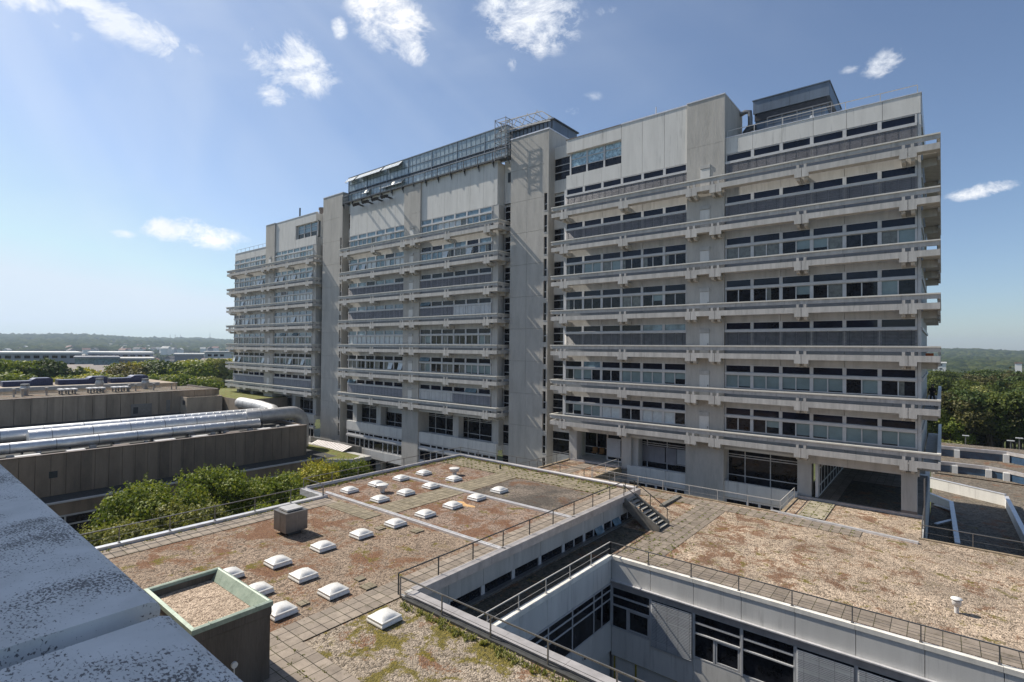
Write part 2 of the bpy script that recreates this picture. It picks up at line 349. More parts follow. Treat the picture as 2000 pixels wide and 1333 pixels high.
# ------------------------------------------------------------------ helpers
class MB:
    def __init__(s): s.v = []; s.f = []; s.m = []; s.sm = []
    def add(s, vs, fs, m=0, sm=False):
        o = len(s.v); s.v.extend(vs)
        for f in fs: s.f.append(tuple(i+o for i in f)); s.m.append(m); s.sm.append(sm)
    def box(s, x0, x1, y0, y1, z0, z1, m=0):
        if x0 > x1: x0, x1 = x1, x0
        if y0 > y1: y0, y1 = y1, y0
        if z0 > z1: z0, z1 = z1, z0
        s.add([(x0,y0,z0),(x1,y0,z0),(x1,y1,z0),(x0,y1,z0),(x0,y0,z1),(x1,y0,z1),(x1,y1,z1),(x0,y1,z1)],
              [(0,3,2,1),(4,5,6,7),(0,1,5,4),(1,2,6,5),(2,3,7,6),(3,0,4,7)], m)
    def prism(s, poly, z0, z1, m=0):
        n = len(poly)
        a = sum(poly[i][0]*poly[(i+1) % n][1]-poly[(i+1) % n][0]*poly[i][1] for i in range(n))
        if a < 0: poly = poly[::-1]
        s.add([(x, y, z0) for x, y in poly]+[(x, y, z1) for x, y in poly],
              [tuple(range(n))[::-1], tuple(range(n, 2*n))]+[(i, (i+1) % n, (i+1) % n+n, i+n) for i in range(n)], m)
    def sheet(s, x0, x1, y0, y1, z, m=0): s.add([(x0,y0,z),(x1,y0,z),(x1,y1,z),(x0,y1,z)], [(0,1,2,3)], m)
    def bar(s, p, q, wd, ht, m=0, side=None):      # rectangular bar from p to q
        p = Vector(p); q = Vector(q); d = (q-p).normalized()
        up = Vector((0, 0, 1)) if abs(d.z) < .95 else Vector((0, 1, 0))
        a = d.cross(up).normalized()*wd/2; b = a.cross(d).normalized()*ht/2
        vs = [tuple(e+i*a+j*b) for e in (p, q) for i, j in ((-1,-1),(1,-1),(1,1),(-1,1))]
        s.add(vs, [(0,1,2,3),(7,6,5,4),(0,4,5,1),(1,5,6,2),(2,6,7,3),(3,7,4,0)], m)
    def tube(s, pts, r, n=12, m=0, caps=True):
        pts = [Vector(p) for p in pts]; rs = r if isinstance(r, (list, tuple)) else [r]*len(pts)
        rings = []; a = None
        for i, p in enumerate(pts):
            d = (pts[min(i+1, len(pts)-1)]-pts[max(i-1, 0)]).normalized()
            if a is None: a = d.cross(Vector((0, 0, 1)) if abs(d.z) < .9 else Vector((1, 0, 0))).normalized()
            a = (a-d*a.dot(d)).normalized(); b = d.cross(a)
            rings.append([tuple(p+a*math.cos(2*math.pi*k/n)*rs[i]+b*math.sin(2*math.pi*k/n)*rs[i]) for k in range(n)])
        vs = [v for g in rings for v in g]; fs = []
        for i in range(len(pts)-1):
            for k in range(n): fs.append((i*n+k, i*n+(k+1) % n, (i+1)*n+(k+1) % n, (i+1)*n+k))
        s.add(vs, fs, m, True)
        if caps: s.add(rings[0], [tuple(range(n))[::-1]], m); s.add(rings[-1], [tuple(range(n))], m)
class OB:                                   # a linked object that remembers its base point
    def __init__(s, o, b): s.o = o; s.b = tuple(b)
    def __getitem__(s, k): return s.b if k == '_b' else s.o[k]
def build(s, name, mats, parent=None, base=None):
    p = parent.o if isinstance(parent, OB) else parent
    b = base if base is not None else (parent.b if isinstance(parent, OB) else (0, 0, 0))
    me = bpy.data.meshes.new(name)
    v = np.array(s.v, dtype=np.float64)-np.array(b)
    me.from_pydata(v.tolist(), [], s.f)
    if not isinstance(mats, (list, tuple)): mats = [mats]
    for k in mats: me.materials.append(M[k])
    me.polygons.foreach_set('material_index', s.m); me.polygons.foreach_set('use_smooth', s.sm); me.update()
    o = bpy.data.objects.new(name, me); COL.objects.link(o)
    if p is not None: o.parent = p
    else: o.location = b
    return OB(o, b)
MB.build = build
def tag(ob, label=None, cat=None, group=None, kind=None):
    o = ob.o if isinstance(ob, OB) else ob
    for k, v in (('label', label), ('category', cat), ('group', group), ('kind', kind)):
        if v: o[k] = v
    return ob
def thing(name, base, label, cat, group=None):
    o = bpy.data.objects.new(name, None); o.location = base; o.empty_display_size = .3; COL.objects.link(o)
    ob = OB(o, base); tag(ob, label, cat, group); return ob
def copy_tree(o, parent=None, loc=None, rz=None):
    c = o.copy(); COL.objects.link(c)
    if parent is not None: c.parent = parent
    if loc is not None: c.location = loc
    if rz is not None: c.rotation_euler[2] = rz
    for ch in list(o.children): copy_tree(ch, c)
    return c
_ORD =  ['first','second','third','fourth','fifth','sixth','seventh','eighth','ninth','tenth','eleventh','twelfth','thirteenth','fourteenth','fifteenth','sixteenth','seventeenth','eighteenth','nineteenth','twentieth','twenty-first','twenty-second','twenty-third','twenty-fourth','twenty-fifth','twenty-sixth','twenty-seventh','twenty-eighth','twenty-ninth','thirtieth']
def ordinal(i):
    if i < 20: return _ORD[i]
    tn = ['', '', 'twent', 'thirt', 'fort', 'fift', 'sixt', 'sevent'][(i+1)//10]; u = (i+1) % 10
    return tn+'ieth' if u == 0 else tn+'y-'+_ORD[u-1]

# ================================================================== MAIN BUILDING
YW, YF = 49.2, 48.05          # wall plane and balcony front
ZG = -20.0
RAILS = [0.41+3.8*k for k in (4, 3, 2, 1, 0, -1, -2)]
DX = 41.35                    # repeat of the three wings
bld = thing('laboratory_building', (-58, 58, ZG), 'long ten-storey grey concrete building with stacked balconies and two windowless stair towers', 'building')

# --- structural walls of the three wings (one mesh per wing)
wings = [0.0, -DX, -2*DX]
for wi, ox in enumerate(wings):
    mb = MB()
    x0, x1 = -32.45+ox, -1.2+ox
    # core
    mb.box(x0, x1-.001, YW+.42, 68, -8.75, 19.0)
    # spandrels between window rows, parts left and right of the pier
    for (a, b) in ((x0, -18.72+ox), (-15.25+ox, x1-(.22 if wi == 0 else .95))):
        for R in RAILS:
            xs = np.linspace(a, b, 4)
            for i in range(3):
                mb.box(xs[i]+.012, xs[i+1]-.012, YW, YW+.42, R-1.72, R-.96); mb.box(xs[i]+.012, xs[i+1]-.012, YW+.003, YW+.42, R-.955, R+.0, 2)
    # lowest edge beam
    # parapets over the low end
    if wi == 0:
        hi, lo = (-32.45, -18.72), (-15.25, -1.2)
    elif wi == 1:
        hi, lo = (-32.45+ox, -1.2+ox), None
    else:
        hi, lo = (-15.25+ox, -1.2+ox), (-32.45+ox, -18.72+ox)
    if lo:
        xs = np.linspace(lo[0], lo[1], 7)
        for i in range(6): mb.box(xs[i]+.012, xs[i+1]-.012, YW-.02, YW+.4, 17.72, 19.2, 1)
        mb.box(lo[0], lo[1], YW+.4, 68, 19.0, 19.1)
    mb.build('wall', ['panel', 'panel_light', 'spandrel_blue'], bld)
    # top storey cladding
    mb = MB()
    if wi == 1:
        for (a, b, n) in ((x0-.0, -18.72+ox, 6), (-15.25+ox, -1.2+ox, 6)):
            xs = np.linspace(a, b, n+1)
            for i in range(n): mb.box(xs[i]+.014, xs[i+1]-.014, YW, YW+.35, 17.72, 23.1)
        mb.box(x0, x1, YW+.36, 62, 17.6, 23.0)
    else:
        if wi == 0: rec, cl = (-32.45, -25.72), (-25.70, -18.72)
        else: rec, cl = (-8.0+ox, -1.2+ox), (-15.25+ox, -8.02+ox)
        xs = np.linspace(cl[0], cl[1], 4)
        for i in range(3): mb.box(xs[i]+.014, xs[i+1]-.014, YW, YW+.35, 17.72, 23.2)
        mb.box(cl[0], cl[1], YW+.36, 60, 17.6, 23.1)
        xs = np.linspace(rec[0], rec[1], 4)
        for i in range(3):
            mb.box(xs[i]+.012, xs[i+1]-.012, YW, YW+.35, 17.72, 19.22)
            mb.box(xs[i]+.012, xs[i+1]-.012, YW, YW+.35, 21.72, 23.2)
        mb.box(rec[0], rec[1], YW+.36, 60, 21.9, 23.1); mb.box(rec[0], rec[1], YW+.9, 60, 17.6, 21.9)
    mb.build('top_storey_cladding', ['panel_light'], bld)
    # roof edge strips
    mb = MB()
    if wi == 1: mb.box(x0-.1, x1+.1, YW-.06, YW+.5, 23.1, 23.2)
    elif wi == 0: mb.box(-25.7, -18.7, YW-.05, YW+.5, 23.2, 23.32); mb.box(-32.5, -25.72, YW-.05, YW+.5, 23.2, 23.27, 1)
    else: mb.box(-15.3+ox, -1.15+ox, YW-.05, YW+.5, 23.2, 23.3); mb.box(x0, -18.7+ox, YW-.08, YW+.4, 19.2, 19.28)
    if wi == 0: mb.box(-15.25, -1.15, YW-.06, YW+.42, 19.2, 19.26); mb.box(-1.6, -1.15, YW+.42, 68, 17.7, 19.26)
    mb.build('roof_edge', ['zinc', 'farbrown'], bld)
    # pier of board-marked concrete
    mb = MB(); a, b = -18.72+ox, -15.25+ox; yp = YW-.22
    top = 23.22
    zs = [-20.0 if wi else -16.2, -12.9, 18.95, top]
    mb.box(a, b, yp, 54.4, zs[0], zs[1]-.02); mb.box(a, b, yp, 54.4, zs[1], zs[2]-.02, 0)
    mb.box(a, b, yp, 54.4, zs[2], zs[3])
    mb.box(a+.02, b-.02, yp+.02, 54.3, zs[0], zs[3]-.02)
    mb.box(a-.04, b+.04, yp-.05, 54.5, top, top+.1, 1)
    pr = mb.build('pier', ['board', 'zinc'], bld)
    # doors out of the pier to the balconies
    for R in RAILS:
        mb = MB(); xa = -17.42+ox
        mb.box(xa, xa+.86, yp-.05, yp-.003, R-.9, R+1.12)
        mb.box(xa-.03, xa+.89, yp-.09, yp-.003, R+1.16, R+1.48, 1)
        mb.box(xa+.74, xa+.78, yp-.09, yp-.052, R+.05, R+.2, 2)
        mb.build('balcony_door', ['panel_light', 'panel', 'dark_metal'], bld)

# --- windows
def bay(fr, gl, bl, x0, x1, R, s, glass_ix, rngl):
    """one window bay: frame mesh fr, panes gl, blinds bl. s = state string"""
    m = .13
    fr.box(x0, x0+m, YW-.02, YW+.12, R+.001, R+2.08); fr.box(x1-m, x1, YW-.02, YW+.12, R+.001, R+2.08)
    fr.box(x0+m, x1-m, YW+.0, YW+.12, R+2.02, R+2.08); fr.box(x0+m, x1-m, YW-.01, YW+.12, R+1.40, R+1.46)
    fr.box(x0+.004, x1-.004, YW-.14, YW-.021, R+1.20, R+1.41)
    fr.box(x0+m, x1-m, YW+.0, YW+.12, R+1.16, R+1.24); fr.box(x0+m, x1-m, YW-.05, YW+.12, R+.02, R+.10)
    c = (x0+x1)/2; g0, g1 = R+.10, R+1.17
    fr.box(c-.04, c+.04, YW-.01, YW+.12, g0, g1)
    tr = s[0]
    ti = glass_ix[{'n': 'gnavy', 'b': 'gblue', 'o': 'gdark'}.get(tr, 'gnavy')]
    if tr == 'o':   # transom tilted open
        gl.add([(x0+m, YW+.02, R+2.02), (x1-m, YW+.02, R+2.02), (x1-m, YW-.28, R+1.52), (x0+m, YW-.28, R+1.52)], [(0, 3, 2, 1)], glass_ix['gblue'])
    gl.box(x0+m, x1-m, YW+.07, YW+.1, R+1.46, R+2.02, ti)
    if s[1] in 'BWL' :
        mi = {'B': 0, 'W': 1, 'L': 1}[s[1]]; n = 17; tilt = .035
        if s[1] == 'W':                 # pale vertical panels in front of the glass
            for k in range(4):
                xa = x0+.03+k*(x1-x0-.06)/4; bl.box(xa+.01, xa+(x1-x0-.06)/4-.01, YW-.1, YW-.07, R+.05, R+1.19, mi)
        elif s[1] == 'L':               # lowered with open slats
            for k in range(11):
                z = R+.06+k*.103; bl.add([(x0+.02, YW-.10, z), (x1-.02, YW-.10, z), (x1-.02, YW-.055, z+.075), (x0+.02, YW-.055, z+.075)], [(0, 1, 2, 3)], 2)
        else:
            sag = rngl.uniform(-.006, .006)
            for k in range(n):
                z = R+.04+k*.0682; w_ = rngl.uniform(-.004, .004)
                bl.add([(x0+.015, YW-.105, z+w_+sag), (x1-.015, YW-.105, z+w_-sag), (x1-.015, YW-.105+tilt, z+.064+w_), (x0+.015, YW-.105+tilt, z+.064+w_)], [(0, 1, 2, 3)], mi)
        for xx in (x0+.35, c, x1-.35): bl.box(xx-.01, xx+.01, YW-.112, YW-.107, R+.03, R+1.2, 3)
        gi = glass_ix['ggrey' if s[1] == 'L' else 'gdark']
        gl.box(x0+m, c-.04, YW+.07, YW+.1, g0, g1, gi); gl.box(c+.04, x1-m, YW+.07, YW+.1, g0, g1, gi)
    else:
        for ch, a, b in ((s[1], x0+m, c-.04), (s[2], c+.04, x1-m)):
            key = {'d': 'gdark', 't': 'gteal', 'g': 'ggrey', 'p': 'gpale', 'h': 'gteal', 'k': 'ggrey', 'u': 'gblue', 'v': 'gblue', 'r': 'gdark'}[ch]
            if ch == 'h':
                zc = R+.10+(g1-g0)*rngl.uniform(.3, .5); gl.box(a, b, YW+.07, YW+.1, zc, g1, glass_ix['gteal']); gl.box(a, b, YW+.07, YW+.1, g0, zc, glass_ix['gdark'])
            elif ch == 'k':
                xc = a+(b-a)*rngl.uniform(.3, .45); gl.box(a, xc, YW+.07, YW+.1, g0, g1, glass_ix['ggrey']); gl.box(xc, b, YW+.07, YW+.1, g0, g1, glass_ix['gdark'])
            elif ch == 't':
                zc = g0+rngl.choice([0, 0, .05, .1]); gl.box(a, b, YW+.07, YW+.1, zc, g1, glass_ix['gteal'])
                if zc > g0: gl.box(a, b, YW+.07, YW+.1, g0, zc, glass_ix['gdark'])
            elif ch == 'v':  # sash tilted outwards, dark gap beside it
                gl.box(a, b, YW+.07, YW+.1, g0, g1, glass_ix['gdark'])
                gl.add([(a+.02, YW+.0, g1-.03), (b-.02, YW+.0, g1-.03), (b-.02, YW-.30, g0+.04), (a+.02, YW-.30, g0+.04)], [(0, 3, 2, 1)], glass_ix['gpale'])
            else: gl.box(a, b, YW+.07, YW+.1, g0, g1, glass_ix[key])
GL = ['gdark', 'gnavy', 'gteal', 'ggrey', 'gpale', 'gblue', 'gfoil']; GI = {k: i for i, k in enumerate(GL)}
BLM = ['blind', 'blindlight', 'steel', 'dark_metal']
# one row of 12 bays per wing and level, top level first; three letters per bay: transom, left pane, right pane
ST = [
 ['nBB '*12, 'nBB '*12, 'nkd ntt ngt nkd nkd nkd ngg ngg ndh nhg ndd ngt', 'nkd ndd ndd ngg ndh ndd ndd ndk ndh ndg ndd ntd', 'nLL nLL nLL nLL bLL bLL '+'nLL '*6,
  'nkt btd ndd ntt ntt nth ntt ntt ntt ntt ndt ndk', 'nkh ntt npp ndd npp npd ndd ndh ndt ntt ntt ntt'],
 ['buu buu bug bup bpu buu buu bup bpp bpg buu buu', 'buv buv bpp buu npu bpp nuu nuu bvk bgg nvd buk', 'bBB bBB nBB bBB bBB nBB '+'nBB '*6, 'bBB '*6+'oBB nBB nBB nWW nWW nWW',
  'bpp bpp bpp bpp bpp bpp ngt ndd ngd nkd ndd ntg', 'ngg nkd nkd ngd ngv ndv ogt ndd ngg ndg ntt ntt', 'oBB '+'nBB '*5+'nWW nWW nWW nBB oBB nBB'],
 ['bpu buu bup bpp bup buu bpp bpu bpp bpp buu bpp', 'bup buu buu bup bpv bvu bvp bvu bpp bvp buu buv', 'bup nuv bpp bpu buu bpp buu npu bpp bup bpp bpp', 'nvp ndp bpv bpu bdp bpv bpp bpp bup bvp bpp buu',
  'bgg bgt bgg btg bgg bgt btg oug bgg ogu bgg btg', 'nvg nvg ntt ntg ngt ntv ntg nkt ngv ndg ngv ntt', 'nBB '*12]]
allw = []
for wi, ox in enumerate(wings):
    xr = -1.42 if wi == 0 else -1.98
    xsL = np.linspace(-32.45+ox, -18.74+ox, 7); xsR = np.linspace(-15.23+ox, xr+ox, 7)
    for li, R in enumerate(RAILS):
        row = ST[wi][li].split()
        for i in range(12):
            a, b = (xsL[i], xsL[i+1]) if i < 6 else (xsR[i-6], xsR[i-5])
            allw.append((math.hypot((a+b)/2, 49.2, R), wi, li, i, a, b, R, row[i]))
allw.sort(key=lambda t: t[0])
rl = random.Random(3)
for t in allw[:96]:
    fr, gl, bl = MB(), MB(), MB()
    bay(fr, gl, bl, t[4], t[5], t[6], t[7], GI, rl)
    f = fr.build('window', ['frame'], bld)
    gl.build('pane', GL, f)
    if bl.v: bl.build('blind', BLM, f)
fr, gl, bl = MB(), MB(), MB()
for t in allw[96:]: bay(fr, gl, bl, t[4], t[5], t[6], t[7], GI, rl)
f = fr.build('window', ['frame'], bld); tag(f, 'rows of windows of the middle and far wings', kind='stuff')
tag(gl.build('pane', GL, f), kind='stuff'); tag(bl.build('blind', BLM, f), kind='stuff')
# corner posts at wing ends
for wi, ox in enumerate(wings):
    mb = MB()
    if wi == 0:
        mb.box(-1.40, -1.2, YW, YW+.42, -8.65, 17.7); mb.build('corner_post', ['frame'], bld)
        mb = MB(); mb.box(-32.72, -32.5, YW+.05, YW+.3, -8.8, 17.7); mb.build('corner_post', ['frame'], bld)
    else:
        mb.box(-1.92+ox, -1.0+ox, YW+.02, YW+.95, -8.8, 17.7)
        mb.build('corner_column', ['panel'], bld)

# --- balconies
JN = [-31.98, -24.87, -17.95, -15.77, -8.88, -1.93]
for wi, ox in enumerate(wings):
    xa, xb = -33.62+ox, -.1+ox
    js = [j+ox for j in JN]
    for li, R in enumerate(RAILS):
        mb = MB()
        segs = [xa]+js+[xb]
        for i in range(len(segs)-1):
            g0 = segs[i]+(.02 if i else 0); g1 = segs[i+1]-(.02 if i < len(segs)-2 else 0)
            mb.box(g0, g1, YF, YF+.16, R-1.15, R-.70)
            mb.box(g0 if i == 0 else g0-.02, g1 if i == len(segs)-2 else g1+.02, YF+.02, YF+.12, R-.42, R-.1)
        for j in js:
            for sg in (-1, 1):
                lo_ = j+sg*.02
                mb.box(lo_, j+sg*.52, YF, YF+.16, R-1.46, R-1.15)         # haunch
                mb.box(j+sg*.17, j+sg*.36, YF+.0, YF+.15, R-.70, R-.42)      # post
                # cantilever bracket with rounded nose
                x0_, x1_ = j+sg*.16, j+sg*.40
                prof = [(YF+.18, -1.30), (YF+.18, -1.50), (YF+.26, -1.64), (YF+.42, -1.70), (YW+.1, -1.70), (YW+.1, -1.30)]
                a_, b_ = min(x0_, x1_), max(x0_, x1_)
                vs = [(a_, y, R+z) for y, z in prof]+[(b_, y, R+z) for y, z in prof]; n = len(prof)
                mb.add(vs, [tuple(range(n)), tuple(range(n, 2*n))[::-1]]+[(i, i+n, (i+1) % n+n, (i+1) % n) for i in range(n)])
        mb.box(xa+.1, xb-.1, YF+.16, YW-.30, R-1.13, R-.98)                 # deck, a slot stays open at the wall
        # side returns
        yend = 68.0 if wi == 0 else 50.6
        for (p, q, ye) in ((xa, xa+.14, 50.4), (xb-.14, xb, yend)):
            mb.box(p, q, YF+.165, ye, R-1.15, R-.70); mb.box(p+.02, q-.02, YF+.125, ye, R-.42, R-.1)
            for yy in np.arange(YF+1.1, ye, 6.0): mb.box(p+.01, q-.01, yy, yy+.2, R-.70, R-.42)
        mb.box(xb-1.0, xb-.14, YW-.2, yend, R-1.13, R-.98)
        if wi == 0:
            for yy in (50.2, 57.2, 64.0):
                mb.box(xb-1.1, xb-.16, yy, yy+.25, R-1.7, R-1.14); mb.box(xb-.14, xb-.001, yy-.4, yy+.6, R-1.46, R-1.151)
        else: mb.box(xb-1.1, xb-.16, 49.7, 49.95, R-1.55, R-1.14)
        bal = mb.build('balcony', ['balcony'], bld)
        mb = MB()
        mb.box(xa-.03, xb+.03, YF-.06, YF+.2, R-.1, R)
        mb.box(xa-.03, xa+.2, YF+.2, 50.4, R-.1, R); mb.box(xb-.2, xb+.03, YF+.2, yend, R-.1, R)
        mb.build('handrail', ['cap'], bal)

# --- side wall of the near wing
mb = MB()
for R in RAILS:
    mb.box(-1.25, -1.2, YW+.43, 68, R-1.72, R+.0)
    for yy in np.arange(49.9, 67, 2.3): mb.box(-1.3, -1.2, yy, yy+.18, R+.0, R+2.08, 1)
    mb.box(-1.22, -1.1, YW+.43, 68, R+1.2, R+1.41, 1); mb.box(-1.3, -1.24, YW+.43, 68, R, R+2.08, 2)
mb.build('side_wall', ['panel', 'frame', 'gdark'], bld)

# --- recessed corner window of top storey
for k, (a, b, mat, xsn) in enumerate(((-32.4, -25.74, 'gfoil', 3), (-8.0-2*DX, -1.3-2*DX, 'gblue', 3))):
    fr, gl = MB(), MB(); xs = np.linspace(a+.3, b, xsn+1)
    for i in range(xsn+1): fr.box(xs[i]-.09, xs[i]+.09, YW+.3, YW+.5, 19.22, 21.72)
    for z in (19.26, 20.17, 21.03, 21.68): fr.box(xs[0], xs[-1], YW+.34, YW+.46, z-.04, z+.04)
    for i in range(xsn):
        gl.box(xs[i]+.09, xs[i+1]-.09, YW+.4, YW+.43, 19.3, 20.13, 0); gl.box(xs[i]+.09, xs[i+1]-.09, YW+.4, YW+.43, 20.21, 20.99, 1); gl.box(xs[i]+.09, xs[i+1]-.09, YW+.4, YW+.43, 21.07, 21.64, 1)
    f = fr.build('corner_window', ['frame'], bld); gl.build('pane', ['gdark', mat], f)

# --- links between wings and towers
LK = [(-35.2, -32.5, 0), (-42.5, -40.4, 1), (-76.4, -73.7, 0), (-84.0, -81.7, 1)]
for (a, b, side) in LK:
    fr, gl, wl = MB(), MB(), MB(); y = 50.5
    wl.box(a, b, y+.3, 56, -20, 23.2); wl.box(a, b, y, y+.3, 21.95, 23.35); wl.box(a, b, y, y+.3, 18.0, 19.4)
    if side: wl.box(a, b, y-.01, y+.31, 18.0, 21.95)
    for z in (19.4, 20.3, 21.1): fr.box(a, b, y+.05, y+.2, z, z+.08)
    gl.box(a, b, y+.12, y+.15, 19.4, 21.95)
    wo = wl.build('link_wall', ['panel_light'], bld); fo = fr.build('link_window', ['frame'], bld); gl.build('pane', ['gdark'], fo)
    for R in RAILS:
        wl = MB(); fr = MB(); gl = MB()
        wl.box(a, b, y, y+.3, R-1.72, R-.55); wl.build('spandrel', ['panel_light'], bld)
        mid = (a*.4+b*.6)
        for x in (a+.05, mid, b-.15): fr.box(x, x+.1, y+.02, y+.2, R-.55, R+2.08)
        for z in (R-.55, R+.35, R+1.3, R+1.98): fr.box(a, b, y+.04, y+.18, z, z+.09)
        gl.box(a, b, y+.1, y+.13, R-.5, R+2.05)
        fo = fr.build('link_window', ['frame'], bld); gl.build('pane', ['gdark'], fo)
    wl = MB(); fr = MB(); gl = MB()
    for z0, z1 in ((-8.9, -9.5), (-12.0, -13.2), (-15.9, -17.0)): wl.box(a, b, y, y+.3, z1, z0)
    for z in (-11.9, -10.4, -13.3, -14.6, -15.8): fr.box(a, b, y+.04, y+.18, z, z+.09)
    gl.box(a, b, y+.1, y+.13, -19.9, -9)
    wo = wl.build('link_wall', ['panel_light'], bld); fo = fr.build('link_window', ['frame'], bld); gl.build('pane', ['gdark'], fo)
mb = MB(); mb.box(-41.9, -41.25, 50.40, 50.47, 20.6, 21.8); mb.build('roof_vent_opening', ['dark_metal'], bld)

# --- stair towers
for k, (a, b, yt) in enumerate(((-40.52, -34.92, 49.3), (-81.85, -76.08, 49.3))):
    mb = MB(); zb = -16.3; top = 25.2
    zz = [zb, -12.9, -9.1, -5.3, -1.5, 2.3, 6.1, 9.9, 13.7, 17.5, 21.3, top]
    sx0, sx1 = b-.66, b-.10+.0
    sx0, sx1 = b-.62, b-.18
    slots = [(15.88-2.53*i, 17.88-2.53*i) for i in range(13) if 15.88-2.53*i > zb+.5]
    def wallpiece(x0, x1, z0, z1):
        mb.box(x0, x1, yt, yt+.4, z0, z1)
    mb.box(a, b, yt+.4, 54.2, zb, top)
    for i in range(len(zz)-1):
        z0, z1 = zz[i]+.012, zz[i+1]-.012
        xm = a+(sx0-a)*.5
        wallpiece(a, xm-.01, z0, z1); wallpiece(xm+.01, sx0, z0, z1)
    wallpiece(sx1, b, zb, top)
    cur = top
    for (s0, s1) in slots:
        wallpiece(sx0, sx1, s1, cur); cur = s0
    wallpiece(sx0, sx1, zb, cur)
    tw = mb.build('stair_tower', ['board'], bld)
    mb = MB(); mb.box(a-.05, b+.05, yt-.05, 54.3, top, top+.14); mb.build('tower_roof_edge', ['zinc'], tw)
    for (s0, s1) in slots:
        mb = MB(); mb.box(sx0, sx1, yt+.2, yt+.24, s0, s1, 1); mb.box(sx0, sx1, yt+.14, yt+.2, (s0+s1)/2-.28, (s0+s1)/2-.2)
        mb.box(sx0-.02, sx1+.02, yt-.03, yt+.1, s0-.05, s0)
        mb.build('slot_window', ['frame', 'gdark'], tw)
# rooftop hut behind tower 2
mb = MB(); mb.box(-36.9, -34.95, 54.2, 57.5, 20, 25.1); mb.box(-35.0, -34.90, 54.9, 55.5, 22.6, 23.3, 1); mb.box(-35.0, -34.90, 54.9, 55.5, 23.6, 24.2, 1)
mb.build('stair_head', ['panel_light', 'gdark'], bld)

# --- podium storeys
def glazing(fr, gl, x0, x1, y, z0, z1, xs, zs, fw=.07, alongy=False, gm=0):
    def B(mbx, u0, u1, d0, d1, a, b, m=0):
        if alongy: mbx.box(y+d0, y+d1, u0, u1, a, b, m)
        else: mbx.box(u0, u1, y+d0, y+d1, a, b, m)
    xs_ = [x0]+list(xs)+[x1]
    for u in xs_:
        u0 = max(x0, u-fw/2 if u not in (x0,) else x0); u1 = u0+fw
        if u == x1: u0, u1 = x1-fw, x1
        B(fr, u0, u1, 0, .12, z0, z1)
    for z in [z0]+list(zs)+[z1]:
        a = max(z0, z-fw/2); b = a+fw
        if z == z1: a, b = z1-fw, z1
        B(fr, x0+.001, x1-.001, .012, .11, a, b)
    B(gl, x0+.01, x1-.01, .055, .085, z0+.01, z1-.01, gm)
def podium(ox, x0, x1, colx, lowstorey=True, gy=50.9):
    mb = MB()
    n = max(2, int(round((x1-x0)/2.3))); xs = np.linspace(x0, x1, n+1)
    for i in range(n):
        mb.box(xs[i]+.012, xs[i+1]-.012, YW-.06, YW+.3, -13.12, -11.75)
        if lowstorey: mb.box(xs[i]+.012, xs[i+1]-.012, YW-.06, YW+.3, -16.95, -15.72)
    mb.box(x0, x1, YW+.3, gy+.2, -12.6, -12.0); mb.box(x0, x1, YW-.02, 66, -8.9, -8.7)
    if lowstorey: mb.box(x0, x1, YW+.3, 60, -16.9, -16.6)
    mb.build('podium_wall', ['panel_light'], bld)
    for cx in colx:
        mb = MB(); mb.box(cx-.52, cx+.52, YW+.35, YW+1.3, -12.02, -8.9); mb.build('column', ['panel'], bld)
        if lowstorey:
            mb = MB(); mb.box(cx-.52, cx+.52, YW+.35, YW+1.3, -20, -16.9); mb.build('column', ['panel'], bld)
    fr, gl = MB(), MB()
    g = list(np.arange(x0+1.5, x1-.5, 2.1))
    glazing(fr, gl, x0, x1, gy, -12.0, -8.9, g, (-11.3, -9.65, -9.45))
    o = fr.build('podium_window', ['frame'], bld); gl.build('pane', ['gdark'], o)
    fr, gl = MB(), MB()
    xs2 = []
    for i in range(n):
        if i: xs2.append(xs[i])
        if i % 3: xs2.append((xs[i]+xs[i+1])/2)
    glazing(fr, gl, x0, x1, YW+.02, -13.85, -13.14, xs2, (), .2); glazing(fr, gl, x0, x1, YW+.02, -15.70, -14.12, xs2, (), .16)
    fr.box(x0, x1, YW-.16, YW+.02, -14.10, -13.86); fr.box(x0, x1, YW+.03, YW+.3, -14.1, -13.86)
    o = fr.build('podium_window', ['frame'], bld); gl.build('pane', ['gdark'], o)
    if lowstorey:
        fr, gl = MB(), MB(); glazing(fr, gl, x0, x1, gy, -20.0, -16.95, g, (-19.2, -17.7))
        o = fr.build('podium_window', ['frame'], bld); gl.build('pane', ['gdark'], o)
for ox in (-DX, -2*DX):
    podium(ox, -32.6+ox, -18.72+ox, (-31.0+ox, -24.9+ox)); podium(ox, -15.25+ox, -1.0+ox, (-8.4+ox, -1.5+ox))
podium(0, -24.8, -18.72, (-24.3,), False, 50.6); podium(0, -15.25, -9.35, (-8.9,), False, 50.2)
# half-lowered blinds in the podium storeys
mb = MB()
for (a, b, y, z0) in ((-66.0+.3, -60.3, 50.8, -9.9),):
    mb.box(a, b, y, y+.05, z0, -9.0)
mb.build('blind', ['blindlight'], bld)
for (a, b, z0, mt) in ((-24.0, -21.4, -11.35, 'blind'), (-21.3, -20.2, -11.35, 'blind'), (-20.15, -18.8, -11.2, 'blindlight')):
    mb = MB(); n = 26
    for k in range(n):
        z = z0+k*(-9.75-z0)/n; mb.add([(a, 50.52, z), (b, 50.52, z), (b, 50.55, z+.9*(-9.75-z0)/n), (a, 50.55, z+.9*(-9.75-z0)/n)], [(0, 1, 2, 3)])
    for x in np.arange(a+.3, b, .6): mb.box(x, x+.015, 50.50, 50.512, z0, -9.75)
    mb.build('blind', [mt], bld)
